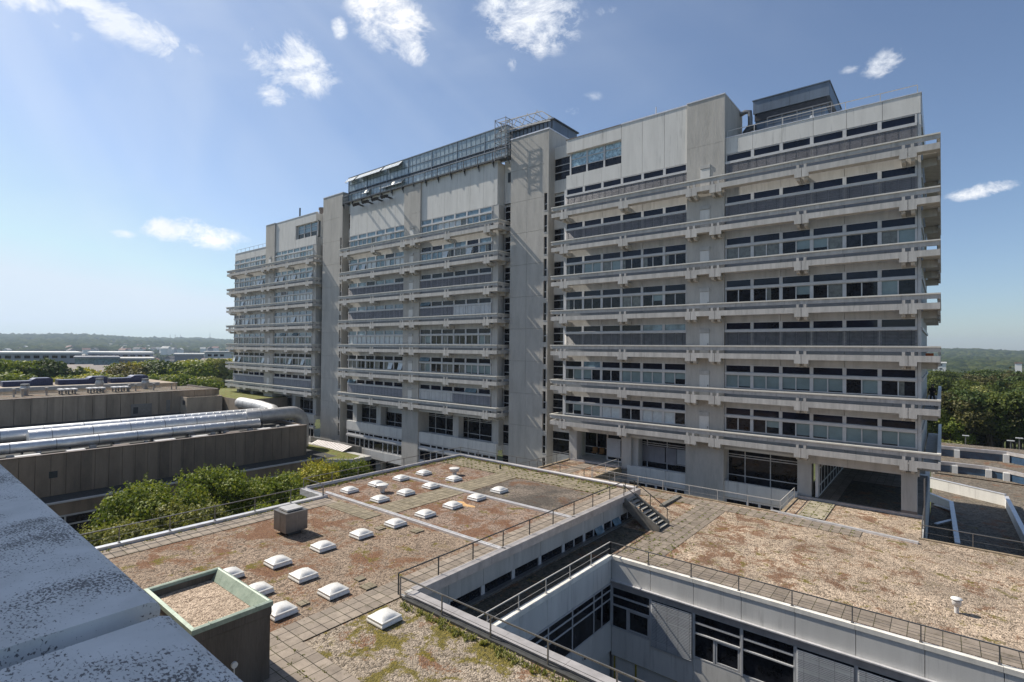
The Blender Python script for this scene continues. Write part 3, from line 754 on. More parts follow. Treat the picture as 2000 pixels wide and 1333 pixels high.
# terrace storey left of it: recessed glazing behind columns
fr, gl = MB(), MB(); glazing(fr, gl, -31.9, -28.2, 52.6, -12.0, -8.9, (-30.3, -29.0), (-11.1, -9.4), .1)
o = fr.build('terrace_door', ['frame'], bld); gl.build('pane', ['gdark'], o)
fr, gl = MB(), MB(); glazing(fr, gl, -28.1, -24.85, 50.9, -12.0, -9.0, (-26.3,), (-11.5, -9.65), .14)
o = fr.build('terrace_window', ['frame'], bld); gl.build('pane', ['gdark'], o)
mb = MB()
for (a, b) in ((-28.0, -26.42), (-26.2, -24.9)):
    for k in range(24):
        z = -11.45+k*.075; mb.add([(a, 50.82, z), (b, 50.82, z), (b, 50.85, z+.068), (a, 50.85, z+.068)], [(0, 1, 2, 3)])
mb.build('blind', ['blindlight'], bld)
for cx in (-31.35, -24.95):
    mb = MB(); mb.box(cx-.5, cx+.5, YW+.05, YW+1.0, -12.1, -8.9); mb.build('column', ['panel'], bld)
# passage under the near corner
mb = MB(); mb.box(-2.4, -1.45, YW+.0, YW+.95, -12.15, -8.75, 0); mb.box(-2.42, -1.43, YW-.02, YW+.97, -12.15, -11.8, 1); mb.build('column', ['panel', 'farbrown'], bld)
mb = MB(); mb.box(-9.35, -1.3, YW+.02, YW+.3, -9.2, -8.7); mb.box(-9.35, -1.3, 49.4, 68, -8.95, -8.76); mb.box(-9.0, -1.3, 66, 66.3, -12, -8.9); mb.build('passage_ceiling', ['panel'], bld)
mb = MB(); mb.box(-8.1, -7.9, YW+.4, YW+.9, -12, -8.9); mb.build('passage_pier', ['frame'], bld)
fr, gl = MB(), MB(); glazing(fr, gl, YW+.9, 66.0, -8.0, -12.0, -8.9, list(np.arange(YW+1.9, 65, 1.6)), (-11.1, -9.7), .12, True)
o = fr.build('passage_window', ['frame'], bld); gl.build('pane', ['gdark'], o)
# seats behind terrace glazing
M['seatbrown'] = plain('seat_brown', (.28, .14, .04), .5, 0, .1, 2)
mb = MB()
for x in (-30.6, -29.7): mb.box(x, x+.5, 52.2, 52.5, -11.55, -11.05); mb.box(x, x+.5, 51.95, 52.5, -11.65, -11.56)
o = tag(mb.build('chair', ['seatbrown'], None, (-30, 52.2, -12.0)), 'pair of joined orange-brown seats on the shaded terrace beside the second stair tower', 'seat')

# --- rooftop greenhouse on the middle wing
gh = thing('rooftop_greenhouse', (-59, 52, 23.2), 'long glazed greenhouse with steel frame along the roof of the middle wing', 'greenhouse')
gx0, gx1, gy = -76.0, -42.0, 50.3
fr, gl = MB(), MB()
zs = [23.25, 25.0, 25.5, 26.55, 27.75]
gl.box(gx0, gx1, gy+.06, gy+.1, zs[0], zs[1], 0); gl.box(gx0, gx1, gy+.06, gy+.1, zs[2], zs[4], 0)
gl.box(gx1-.04, gx1, gy+.1, 56, 23.25, 27.75, 0); gl.box(gx0, gx0+.04, gy+.1, 56, 23.25, 27.75, 0)
fr.box(gx0, gx1, gy-.05, gy+.2, zs[1], zs[1]+.12); fr.box(gx0, gx1, gy+.1, gy+.2, zs[1]+.12, zs[2], 1); fr.box(gx0, gx1, gy, gy+.12, zs[2]-.05, zs[2]+.06)
fr.box(gx0, gx1, gy, gy+.1, zs[3]-.05, zs[3]+.03); fr.box(gx0-.05, gx1+.05, gy-.04, 56.1, zs[4], zs[4]+.12)
for i, x in enumerate(np.arange(gx0, gx1+.1, .84)):
    big = i % 6 == 0; h = .09 if big else .03
    fr.box(x-h/2, x+h/2, gy-.02 if big else gy+.03, gy+.11, zs[0], zs[4]-.001)
    if big: fr.box(x-.05, x+.05, gy+.2, 56, 27.5, 27.7)
g1 = fr.build('frame', ['zinc_dark', 'dark_metal'], gh); gl.build('glazing', ['ggreen'], gh)
flaps = [(-75.9, -73.6, 1), (-73.0, -66.8, 1), (-66.2, -62.2, 1), (-71.6, -70.0, 0), (-67.0, -61.8, 0)]
for (a, b, up) in flaps:
    z1 = 27.7 if up else 24.95; z0 = z1-.85 if up else z1-.6; out = .8 if up else .45
    mb = MB(); mb.add([(a, gy-.03, z1), (b, gy-.03, z1), (b, gy-out, z0), (a, gy-out, z0)], [(0, 3, 2, 1)], 0)
    mb.bar((a, gy-out, z0), (b, gy-out, z0), .06, .06, 1)
    for x in np.arange(a, b+.01, (b-a)/max(1, round((b-a)/.84))): mb.bar((x, gy-.03, z1+.01), (x, gy-out, z0+.01), .04, .04, 1)
    for x in (a, b): mb.bar((x, gy-out, z0), (x, gy, z0-.05), .03, .03, 2)
    mb.build('opened_flap', ['gpale', 'white', 'dark_metal'], gh)
# walkway in front of it
wk = thing('maintenance_walkway', (-58, 49, 22.9), 'narrow steel walkway with handrail on brackets below the rooftop greenhouse', 'walkway')
mb = MB(); mb.box(-75.4, -40.6, 48.83, 50.1, 23.21, 23.27); mb.box(-75.4, -40.6, 48.80, 48.86, 23.1, 23.3); mb.build('deck', ['dark_metal'], wk)
mb = MB(); mb.bar((-75.4, 48.83, 24.3), (-40.6, 48.83, 24.3), .07, .07); mb.bar((-75.4, 48.83, 23.8), (-40.6, 48.83, 23.8), .03, .03); mb.bar((-75.4, 48.83, 24.3), (-75.4, 50.1, 24.3), .05, .05); mb.build('handrail', ['steel'], wk)
for x in np.arange(-75.35, -40.5, 2.48):
    mb = MB(); mb.box(x-.05, x+.05, 48.78, 48.84, 22.75, 24.3)
    mb.add([(x-.02, 48.84, 23.1), (x-.02, 49.14, 23.1), (x-.02, 49.14, 22.3), (x-.02, 48.84, 22.9), (x+.02, 48.84, 23.1), (x+.02, 49.14, 23.1), (x+.02, 49.14, 22.3), (x+.02, 48.84, 22.9)], [(0, 1, 2, 3), (7, 6, 5, 4), (0, 4, 5, 1), (1, 5, 6, 2), (2, 6, 7, 3), (3, 7, 4, 0)])
    mb.build('bracket', ['dark_metal'], wk)
# floodlights
for i, x in enumerate((-70.1, -67.75, -65.35, -63.1)):
    t = thing('floodlight', (x, 49.15, 22.1), '%s floodlight from the left of the four black lights below the greenhouse' % ('first second third fourth'.split()[i]), 'floodlight', 'floodlights on the middle wing')
    mb = MB(); mb.bar((x, 49.18, 22.0), (x, 48.05, 22.15), .12, .10); mb.bar((x-.3, 49.18, 22.0), (x-.3, 48.05, 22.15), .12, .10); mb.bar((x-.62, 48.05, 22.15), (x+.62, 48.05, 22.15), .06, .06); mb.build('arm', ['lamp'], t)
    for dx in (-.5, .0, .5):
        mb = MB(); mb.tube([(x+dx-.05, 48.0, 22.15), (x+dx+.0, 47.8, 22.02), (x+dx+.02, 47.62, 21.9)], [.1, .22, .26], 10); mb.build('lamp_head', ['lamp'], t)
# cage ladder and truss
cg = thing('access_cage', (-41.0, 49, 22.7), 'open steel access cage with ladder standing beside the second stair tower', 'ladder cage')
mb = MB()
X0, X1, Y0, Y1 = -42.4, -40.7, 48.45, 49.7
for x in (X0, X1):
    for y in (Y0, Y1): mb.bar((x, y, 22.8), (x, y, 27.9), .07, .07)
for z in np.arange(23.2, 28.0, .92):
    mb.bar((X0, Y0, z), (X1, Y0, z), .05, .05); mb.bar((X0, Y1, z), (X1, Y1, z), .05, .05); mb.bar((X0, Y0, z), (X0, Y1, z), .05, .05); mb.bar((X1, Y0, z), (X1, Y1, z), .05, .05)
for i, z in enumerate(np.arange(23.2, 27.2, .92)):
    a, b = (X0, X1) if i % 2 else (X1, X0); mb.bar((a, Y0, z), (b, Y0, z+.9), .04, .04); mb.bar((X0, Y0 if i % 2 else Y1, z), (X0, Y1 if i % 2 else Y0, z+.9), .04, .04)
mb.build('cage_frame', ['steel'], cg)
mb = MB()
for x in (-41.2, -40.8): mb.bar((x, 49.3, 22.8), (x, 49.3, 28.0), .04, .04)
for z in np.arange(23, 28, .3): mb.bar((-41.2, 49.3, z), (-40.8, 49.3, z), .03, .03)
mb.build('ladder', ['steel'], cg)
tr = thing('roof_gantry', (-39, 52, 25.3), 'pale steel lattice gantry standing on the roof behind the second stair tower', 'gantry')
mb = MB(); ya, yb = 50.2, 52.6
P0, P1 = -43.2, -36.6
for y in (ya, yb):
    mb.bar((P0, y, 28.4), (P1, y, 28.0), .09, .09); mb.bar((P0, y, 27.2), (P1+1.2, y, 26.6), .09, .09)
    n = 9
    for i in range(n):
        xa = P0+(P1-P0)*i/n; xb = P0+(P1-P0)*(i+1)/n; s = 1 if i % 2 else 0
        mb.bar((xa, y, 27.2 if s else 28.35), (xb, y, 28.25 if s else 27.1), .06, .06)
    mb.bar((P1, y, 28.0), (P1+1.3, y, 26.9), .08, .08)
for i in range(7):
    x = P0+(P1-P0)*i/6; mb.bar((x, ya, 28.4-.4*i/6), (x, yb, 28.4-.4*i/6), .06, .06); mb.bar((x, ya, 27.5-.6*i/7), (x, yb, 27.5-.6*i/7), .05, .05)
mb.build('lattice', ['railwhite'], tr)
mb = MB(); mb.box(-42.6, -35.4, 50.9, 56, 23.2, 26.9); mb.box(-42.8, -35.2, 50.7, 56.2, 26.9, 27.05, 1)
for x in np.arange(-42.3, -35.5, .6): mb.box(x, x+.07, 50.84, 50.9, 23.3, 26.85, 1)
mb.build('machine_house', ['zinc_dark', 'dark_metal'], tr)

# --- penthouse on the near wing
ph = thing('plant_room', (-10.5, 55, 19.1), 'dark blue-grey metal plant room with projecting top on the right end of the roof', 'plant room')
px0, px1, py0, py1 = -14.0, -7.75, 54.0, 61
mb = MB(); mb.box(px0, px1-.35, py0+.25, py1, 19.1, 22.1)
for x in np.arange(px0+.8, px1-.4, .8): mb.box(x-.015, x+.015, py0+.235, py0+.25, 19.1, 22.1, 1)
mb.build('wall', ['zinc_dark', 'louvre'], ph)
mb = MB()
for k in range(7): mb.box(px0-.05, px1-.2, py0+.12+.0*k, py0+.26, 22.12+.095*k, 22.18+.095*k)
mb.box(px0, px1-.3, py0+.27, py1, 22.1, 22.8); mb.build('louvre_band', ['louvre'], ph)
mb = MB()
for i in range(4):
    a = px0-.15+i*(px1-px0+.15)/4; mb.box(a, a+(px1-px0+.15)/4-.015, py0, py0+.15, 22.8, 24.05)
mb.box(px0-.1, px1, py0+.15, py1+.1, 22.8, 24.0); mb.box(px0-.22, px1+.06, py0-.08, py1+.2, 24.05, 24.13); mb.build('roof_fascia', ['zinc_dark'], ph)
mb = MB(); mb.tube([(-9.1, 53.9, 21.1), (-9.1, 53.75, 21.1)], .18, 12); mb.build('wall_lamp', ['white'], ph)
dp = thing('exhaust_duct', (-14.8, 54.5, 19.1), 'bent galvanised exhaust pipe between the board-marked pier and the metal plant room', 'duct')
mb = MB(); mb.tube([(-15.2, 53.6, 22.9), (-14.75, 53.6, 23.05), (-14.35, 53.6, 22.95), (-14.3, 53.6, 22.3), (-14.3, 53.6, 19.6)], .22, 12); mb.build('pipe', ['steel'], dp)
mb = MB(); mb.tube([(-14.6, 53.2, 19.9), (-14.6, 53.2, 20.9), (-14.3, 53.3, 21.3), (-14.0, 53.8, 21.4)], .3, 12); mb.tube([(-14.6, 53, 19.2), (-13.9, 53, 19.3)], .34, 12); mb.build('fan_casing', ['dark_metal'], dp)

def railing(label, segs, z, h=.82, step=2.4, mat='steel', pw=.045, group='roof railings', base_drop=0.0, mid=True, cat='railing', name='railing', posts_at=None):
    a0 = segs[0]; t = thing(name, (a0[0], a0[1], z), label, cat, group)
    rl_ = MB()
    for i in range(len(segs)-1):
        p, q = Vector((*segs[i], z)), Vector((*segs[i+1], z)); Ln = (q-p).length
        rl_.bar(p+Vector((0, 0, h)), q+Vector((0, 0, h)), pw, pw)
        if mid: rl_.bar(p+Vector((0, 0, h*.48)), q+Vector((0, 0, h*.48)), .012, .012)
        n = max(1, round(Ln/step))
        for k in range(n+1):
            if i and k == 0: continue
            c = p+(q-p)*k/n; mb = MB(); mb.box(c.x-pw/2, c.x+pw/2, c.y-pw/2, c.y+pw/2, z-base_drop, z+h-pw/2); mb.box(c.x-.06, c.x+.06, c.y-.06, c.y+.06, z-base_drop, z-base_drop+.02)
            mb.build('post', [mat], t)
    rl_.build('rail', [mat], t)
    return t
railing('thin pale railing along the roof edge in front of the dark plant room', [(-15.1, 49.3), (-1.4, 49.3)], 19.26, .62, 2.3, 'railwhite', .05, 'railings on the tall building', mid=False)
t = thing('bent_guardrail', (-10, 52.0, 19.1), 'grey hooped guard rail standing on the roof before the plant room', 'railing', 'railings on the tall building')
mb = MB()
for x in (-12.2, -11.0, -9.8, -8.6, -7.2): mb.bar((x, 51.2, 19.1), (x, 51.2, 21.0), .06, .06)
mb.bar((-12.2, 51.2, 21.0), (-7.2, 51.2, 21.0), .07, .07); mb.bar((-12.2, 51.2, 20.4), (-7.2, 51.2, 20.4), .05, .05); mb.bar((-7.2, 51.2, 21.0), (-7.2, 52.6, 21.0), .06, .06); mb.build('rail', ['steel'], t)
railing('tiny railing along the low roof edge of the farthest wing', [(-114.6, 49.3), (-101.4, 49.3)], 19.28, .7, 1.9, 'steel', .04, 'railings on the tall building', mid=False)
t = thing('chimney', (-94.4, 52, 23.2), 'thin dark flue pipe standing on the roof of the far wing', 'chimney'); mb = MB(); mb.tube([(-94.4, 52, 23.2), (-94.4, 52, 26.2)], .14, 10); mb.build('flue', ['dark_metal'], t)
t = thing('roof_cowl', (-86.7, 52, 23.2), 'squat round cowl on the far wing roof next to the first stair tower', 'vent'); mb = MB(); mb.tube([(-86.7, 52, 23.2), (-86.7, 52, 24.6)], .5, 16); mb.tube([(-86.7, 52, 24.6), (-86.7, 52, 24.95)], .62, 16); mb.build('cowl', ['farbrown'], t)
mb = MB(); mb.tube([(-89.6, 51.5, 23.2), (-89.6, 51.5, 24.2)], .09, 8); tag(mb.build('vent_pipe', ['dark_metal'], None, (-89.6, 51.5, 23.2)), 'short dark vent pipe between the thin flue and the round cowl', 'vent')
mb = MB(); mb.tube([(-22.5, 50.5, 23.2), (-22.5, 50.5, 24.6)], .05, 8); tag(mb.build('antenna', ['railwhite'], None, (-22.5, 50.5, 23.2)), 'slim pale antenna rod rising above the near wing roof left of the pier', 'antenna')
mb = MB(); mb.box(-.98, -.5, 50.6, 50.75, -.68, -.1, 0); tag(mb.build('notice_board', ['orange'], None, (-.7, 50.6, -.68)), 'orange-red panel seen through the gap of the side balcony at the near corner', 'panel')

# ================================================================== SKYLIGHT ROOF (near building)
ZS = -10.42; ZC = -10.25
s_b = thing('skylight_roof_building', (-20, 18, ZG), 'low flat-roofed building with sedum gravel roof, domes and paved walkways', 'building')
SP = [(-33.0, -30), (-33.0, 20.45), (-35.7, 20.45), (-35.7, 36.3), (-17.35, 36.3), (-17.35, 14.6), (24, 14.6), (24, -30)]
mb = MB()
mb.prism([(-32.98, .9), (-32.98, 20.47), (-35.65, 20.47), (-35.65, 36.25), (-17.6, 36.25), (-17.6, 14.4), (24, 14.4), (24, .9)], ZG, ZS-.01)
mb.box(-17.6, 24, 14.38, 14.5, -11.6, ZC-.1)
ys = np.arange(14.6, 36.4, 2.35)
for i in range(len(ys)):
    y0 = ys[i]; y1 = min(y0+2.35, 36.3); mb.box(-17.62, -17.35, y0+.012, y1-.012, -11.55, ZC-.06)
mb.box(-17.62, -17.3, 14.6, 36.3, -20, -12.1)
mb.build('wall', ['panel'], s_b)
mb = MB(); mb.box(-17.55, -17.2, 14.7, 36.3, -12.13, -12.02); mb.box(-17.4, -17.28, 14.7, 36.3, -12.3, -12.131); mb.build('sill', ['steel'], s_b)
fr, gl = MB(), MB()
for i, y in enumerate(ys[:-1]):
    fr.box(-17.5, -17.38, y-.13, y+.13, -12.02, -11.55)
    gl.box(-17.47, -17.44, y+.13, y+2.22, -12.02, -11.55)
    if i > 4: fr.box(-17.5, -17.38, y+1.13, y+1.21, -12.02, -11.55)
    if i in (6, 7): gl.add([(-17.40, y+1.25, -11.58), (-17.40, y+2.2, -11.58), (-17.15, y+2.2, -11.98), (-17.15, y+1.25, -11.98)], [(0, 1, 2, 3)], 1)
o = fr.build('window', ['frame'], s_b); gl.build('pane', ['gdark', 'gblue'], o)
# gravel fields, paving
mb = MB(); mb.prism([(-33.0, .9), (-33.0, 20.45), (-35.7, 20.45), (-35.7, 36.2), (-17.4, 36.2), (-17.4, 14.6), (24, 14.6), (24, .9)], ZS-.01, ZS, 0); mb.build('gravel_bed', ['gravel_s'], s_b)
def bed(name, rects, mat, z=ZS+.004, parent=s_b):
    mb = MB()
    for r in rects: mb.sheet(*r, z)
    return mb.build(name, [mat], parent)
bed('moss_gravel_bed', [(-17.45, 23.5, 9.98, 14.5), (-17.45, 23.5, 1, 7.4)], 'gravel_moss')
bed('red_gravel_bed', [(-35.2, -28.75, 21.3, 27.4), (-26.5, -19.0, 21.25, 27.4), (-34.6, -28.75, 27.9, 33.3)], 'gravel_red')
bed('weathered_gravel_bed', [(-26.5, -19.4, 27.9, 33.25)], 'gravel_dark')
bed('roof_paving', [(-18.95, -17.5, .95, 36.0), (-32.85, -31.4, 1, 20.3), (-17.5, 23.5, 7.45, 9.95)], 'paver', ZS+.03)
bed('weathered_roof_paving', [(-35.3, -18.96, 33.4, 36.0), (-28.7, -26.6, 21.2, 33.39), (-31.39, -27, 19.3, 20.5)], 'paver_w', ZS+.028)
# expansion strips
for y in (20.95, 27.6):
    mb = MB(); mb.box(-33.9, -17.35, y-.14, y+.14, ZS+.0, ZS+.13); mb.box(-33.9, -17.33, y-.05, y+.05, ZS+.13, ZS+.17); mb.build('expansion_strip', ['zinc'], s_b)
# copings
def coping(rects, mat, name='coping', parent=s_b, z0=ZS-.25, z1=ZC):
    for r in rects:
        mb = MB(); mb.box(*r, z0, z1); mb.build(name, [mat], parent)
coping([(-33.3, -32.95, 1, 20.1), (-35.95, -32.96, 20.1, 20.5)], 'zinc')
for i in range(9): coping([(-17.62 if i else -17.62, -17.22, 14.95+i*2.4, min(14.95+(i+1)*2.4-.012, 36.3))], 'coping')
for i in range(8): coping([(-17.3+i*2.6, -17.3+(i+1)*2.6-.012, 14.45, 14.93)], 'coping')
mb = MB(); mb.tube([(-35.8, 20.5, ZC-.05), (-35.8, 36.3, ZC-.05), (-17.6, 36.35, ZC-.05)], .17, 10); mb.build('coping', ['coping'], s_b)
mb = MB(); mb.box(-17.3, 24, 14.2, 14.44, ZS-.0, ZC-.07); mb.build('kerb_upstand', ['bitumen'], s_b)

# loose slabs, drain, moss clumps in the joints
for (px, py, sz, lab) in ((742, 1033, .5, 'loose square paving slab lying on gravel left of the white strip'), (738, 1034, .45, None), (814, 1038, .6, 'larger loose slab beside the dome nearest the white strip'), (703, 1132, .4, 'small loose slab next to the dome by the paved walkway'), (719, 1147, .55, 'loose slab touching the paved walkway edge'), (592, 1180, .4, 'loose slab beside the dome behind the copper-edged box')):
    if not lab: continue
    d = ray(px, py); k = ZS/d.z; c = d*k
    mb = MB(); mb.box(c.x-sz/2, c.x+sz/2, c.y-sz/2, c.y+sz/2, ZS+.01, ZS+.06); tag(mb.build('paving_slab', ['paver_w'], None, (c.x, c.y, ZS)), lab, 'slab', 'loose slabs')

# skylight domes
def make_dome(loc):
    x, y, z = loc
    DS = .72
    t = thing('skylight_dome', loc, 'dome', 'skylight', 'white dome skylights on the gravel roof')
    mb = MB(); a, b, h = .64, .56, .20
    mb.add([(x-a, y-a, z-.05), (x+a, y-a, z-.05), (x+a, y+a, z-.05), (x-a, y+a, z-.05), (x-a, y-a, z+.06), (x+a, y-a, z+.06), (x+a, y+a, z+.06), (x-a, y+a, z+.06)], [(0,1,5,4),(1,2,6,5),(2,3,7,6),(3,0,4,7)], 1)
    mb.build('curb', ['dome', 'bitumen'], t)
    mb = MB(); mb.box(x-a-.006, x-a+.02, y-a-.004, y+a, z+.06, z+.10); mb.build('seal_strip', ['curbred'], t)
    mb = MB()
    def ring(r, zz): return [(x-r, y-r, zz), (x+r, y-r, zz), (x+r, y+r, zz), (x-r, y+r, zz)]
    prof = [(.67, .06), (.67, .12), (.60, .24), (.64, .245), (.64, .30), (.56, .33)]
    vs = []; fs = []
    for r, zz in prof: vs += ring(r, z+zz)
    for i in range(len(prof)-1):
        for k in range(4): fs.append((i*4+k, i*4+(k+1) % 4, i*4+4+(k+1) % 4, i*4+4+k))
    fs.append((0, 3, 2, 1)); mb.add(vs, fs); mb.build('frame', ['dome'], t)
    mb = MB(); n = 10; vs = []; fs = []
    for i in range(n+1):
        for j in range(n+1):
            u, v = -1+2*i/n, -1+2*j/n; m_ = max(abs(u), abs(v)); sm_ = (1-u*u)*(1-v*v)
            vs.append((x+u*.56, y+v*.56, z+.325+.20*sm_**.55))
    for i in range(n):
        for j in range(n): fs.append((i*(n+1)+j, (i+1)*(n+1)+j, (i+1)*(n+1)+j+1, i*(n+1)+j+1))
    mb.add(vs, fs, 0, True); mb.build('bubble', ['dome'], t)
    for ch in t.o.children: ch.data.transform(Matrix.Diagonal((DS, DS, DS*1.05, 1)))
    return t
DOMES = [(-24.6, 12.7, 'leftmost dome of the full row of three right of the copper-edged box'), (-22.3, 12.7, 'middle dome of the row of three right of the copper-edged box'),
 (-19.9, 12.7, 'dome beside the paved walkway with small loose slabs at its right'), (-16.45, 12.7, 'lone dome nearest the camera on the mossy gravel beyond the paved walkway'),
 (-20.0, 10.45, 'dome half hidden by the right corner of the copper-edged box'), (-22.4, 10.7, 'dome of which a corner shows behind the middle of the copper box rim'), (-24.9, 10.6, 'dome of which a corner shows behind the far corner of the copper box'),
 (-24.75, 15.15, 'dome first in line behind the row of three, on bare gravel'), (-24.8, 17.5, 'dome second in line behind the row of three, between two single domes'), (-24.8, 19.85, 'dome just in front of the nearer white strip, beside loose slabs'),
 (-24.8, 22.15, 'dome just behind the nearer white strip, left of the orange patch'), (-24.8, 24.5, 'dome touching the orange sand patch'), (-24.85, 26.85, 'dome in front of the farther white strip, right of the central paved path'), (-24.9, 29.3, 'dome on the dark weathered gravel, rightmost behind the farther strip'),
 (-33.0, 22.25, 'dome nearest the left roof corner by the start of the white strip'), (-33.0, 24.6, 'second dome along the left parapet'), (-33.0, 26.9, 'third dome along the left parapet, close to the start of the far strip'), (-33.0, 29.25, 'fourth dome along the left parapet, behind the far strip'),
 (-29.55, 22.3, 'dome left of the central path, right beside the nearer round vent'), (-29.5, 24.5, 'dome on red sedum left of the central path between two domes'), (-29.5, 26.85, 'dome left of the central path just before the farther strip'), (-29.75, 29.5, 'dome left of the central path next to the farther round vent')]
dome0 = make_dome((DOMES[0][0], DOMES[0][1], ZS)).o
for i, (x, y, lab) in enumerate(DOMES):
    o = dome0 if i == 0 else copy_tree(dome0, None, (x, y, ZS))
    o['label'] = lab
def vent(x, y, z, h, r, lab, grp='round roof vents'):
    t = thing('roof_vent', (x, y, z), lab, 'vent', grp)
    mb = MB(); mb.tube([(x, y, z), (x, y, z+h*.55)], r*.42, 14); mb.build('pipe', ['curb'], t)
    mb = MB(); mb.tube([(x, y, z+h*.48), (x, y, z+h*.5), (x, y, z+h*.78)], [r*.6, r*.86, r*.86], 18); mb.build('collar', ['curb'], t)
    mb = MB(); mb.tube([(x, y, z+h*.78), (x, y, z+h*.84)], r*.6, 14); mb.build('gap', ['dark_metal'], t)
    mb = MB(); mb.tube([(x, y, z+h*.84), (x, y, z+h*.86), (x, y, z+h*.93), (x, y, z+h*.98), (x, y, z+h)], [r*1.0, r*1.12, r*.95, r*.55, r*.15], 18); mb.build('cap', ['dome'], t)
vent(-31.2, 23.75, ZS, .62, .42, 'white mushroom vent behind the dome near the left parapet corner')
vent(-31.0, 30.8, ZS, .62, .42, 'white mushroom vent behind the farthest dome left of the central path')
vent(.5, 32.55, -12.2, .74, .21, 'single small white vent pipe on the pale gravel at the right of the picture')
mb = MB(); mb.tube([(-29.5, 34.8, ZS), (-29.5, 34.8, ZS+.35)], .07, 8); tag(mb.build('drain_pipe', ['dark_metal'], None, (-29.5, 34.8, ZS)), 'short dark stub pipe on the paving by the far roof corner', 'pipe')
# orange sand patch
d = ray(904, 986); c = d*(ZS/d.z); mb = MB(); pts = []
for k in range(22):
    a = 2*math.pi*k/22; r_ = .6+.3*math.sin(a*3+1)+.15*random.random(); pts.append((c.x+r_*1.15*math.cos(a), c.y+r_*.6*math.sin(a)))
mb.add([(x, y, ZS+.012) for x, y in pts], [tuple(range(len(pts)))]); M['sand'] = plain('orange_sand', (.60, .36, .16), .9, 0, .25, 6)
tag(mb.build('sand_patch', ['sand'], None, (c.x, c.y, ZS)), 'orange sand patch spilled on the gravel beside a dome', 'sand')

# ventilation unit
M['steelbox'] = plain('brushed_box', (.17, .165, .165), .38, .6, .15, 2)
vu = thing('ventilation_unit', (-28.3, 15.3, ZS), 'dark grey metal ventilation box with raised lid on the gravel roof', 'ventilation unit')
mb = MB(); mb.box(-28.75, -27.9, 14.95, 15.7, ZS-.02, ZS+.3); mb.build('plinth', ['dark_metal'], vu)
mb = MB(); mb.box(-28.98, -27.66, 14.68, 15.95, ZS+.22, ZS+1.25); mb.box(-28.33, -28.29, 14.67, 14.69, ZS+.25, ZS+1.2, 1); mb.box(-27.67, -27.65, 15.3, 15.34, ZS+.25, ZS+1.2, 1); mb.build('casing', ['steelbox', 'steel'], vu)

mb = MB(); mb.box(-29.0, -27.64, 14.66, 15.97, ZS+1.25, ZS+1.29); mb.build('rim', ['steel'], vu)
mb = MB(); mb.box(-28.8, -27.85, 14.85, 15.78, ZS+1.33, ZS+1.42); mb.box(-28.7, -27.95, 14.95, 15.68, ZS+1.29, ZS+1.33, 1); mb.build('lid', ['ductdull', 'dark_metal'], vu)

M['stairc'] = plain('stair_concrete', (.17, .16, .14), .9, 0, .35, 2); M['stairt'] = plain('stair_tread', (.34, .32, .28), .85, 0, .2, 3)
M['coping_p'] = plain('coping_pale', (.80, .76, .68), .7, 0, .15, 2); M['kerbc'] = plain('kerb_rusty', (.27, .21, .14), .9, 0, .35, 2)
M['framew'] = plain('frame_pale', (.50, .50, .50), .5, 0, .06, 2); M['blindmid'] = plain('blind_mid', (.36, .37, .38), .5, .1, .1, 1.2); M['yellow'] = plain('frame_yellow', (.35, .27, .03), .5, 0, .1, 2)
# railings on this roof
railing('long railing on the left parapet of the skylight roof, in front of the courtyard trees', [(-33.1, 1.6), (-33.1, 20.2)], ZC, .82, 2.35, 'steel')
railing('railing around the far left corner of the skylight roof up to the stairs', [(-33.2, 20.3), (-35.8, 20.3), (-35.8, 36.35), (-17.5, 36.35)], ZC, .72, 2.35, 'steel')
railing('dark railing above the window strip on the right side of the skylight roof', [(-17.75, 14.4), (-17.75, 34.9)], ZS, .92, 2.4, 'dark_metal')
railing('railing on the metal coping nearest the camera, above the courtyard', [(-17.5, 14.30), (5.0, 14.30)], ZS-.1, .98, 2.45, 'steel')

# concrete stairs
st = thing('outdoor_stairs', (-16, 34.5, -12.2), 'weathered concrete open-riser stairs linking the skylight roof to the lower terrace', 'stairs')
xa, xb, za, zb = -17.35, -14.75, -10.4, -12.2
for y in (33.75, 35.35):
    mb = MB(); vs = [(xa, -10.32), (xa, -10.95), (xb-.35, -12.62+.0), (xb+.08, -12.3), (xb+.08, -11.86)]
    n = len(vs); mb.add([(x, y, z) for x, z in vs]+[(x, y+.15, z) for x, z in vs], [tuple(range(n)), tuple(range(n, 2*n))[::-1]]+[(i, i+n, (i+1) % n+n, (i+1) % n) for i in range(n)])
    mb.build('stringer', ['stairc'], st)
for k in range(9):
    f = (k+.5)/9; x = xa+(xb-xa)*f; z = za+(zb-za)*(k+1)/10
    mb = MB(); mb.box(x-.13, x+.16, 33.9, 35.35, z-.05, z); mb.build('tread', ['stairt'], st)
for y in (33.82, 35.42):
    mb = MB(); mb.bar((xa, y, -9.5), (xb+.05, y, -11.1), .045, .045)
    for f in (.02, .5, .98): x = xa+(xb-xa)*f; mb.bar((x, y, -10.4-1.6*f), (x, y, -9.5-1.6*f), .04, .04)
    mb.build('handrail', ['dark_metal'], st)

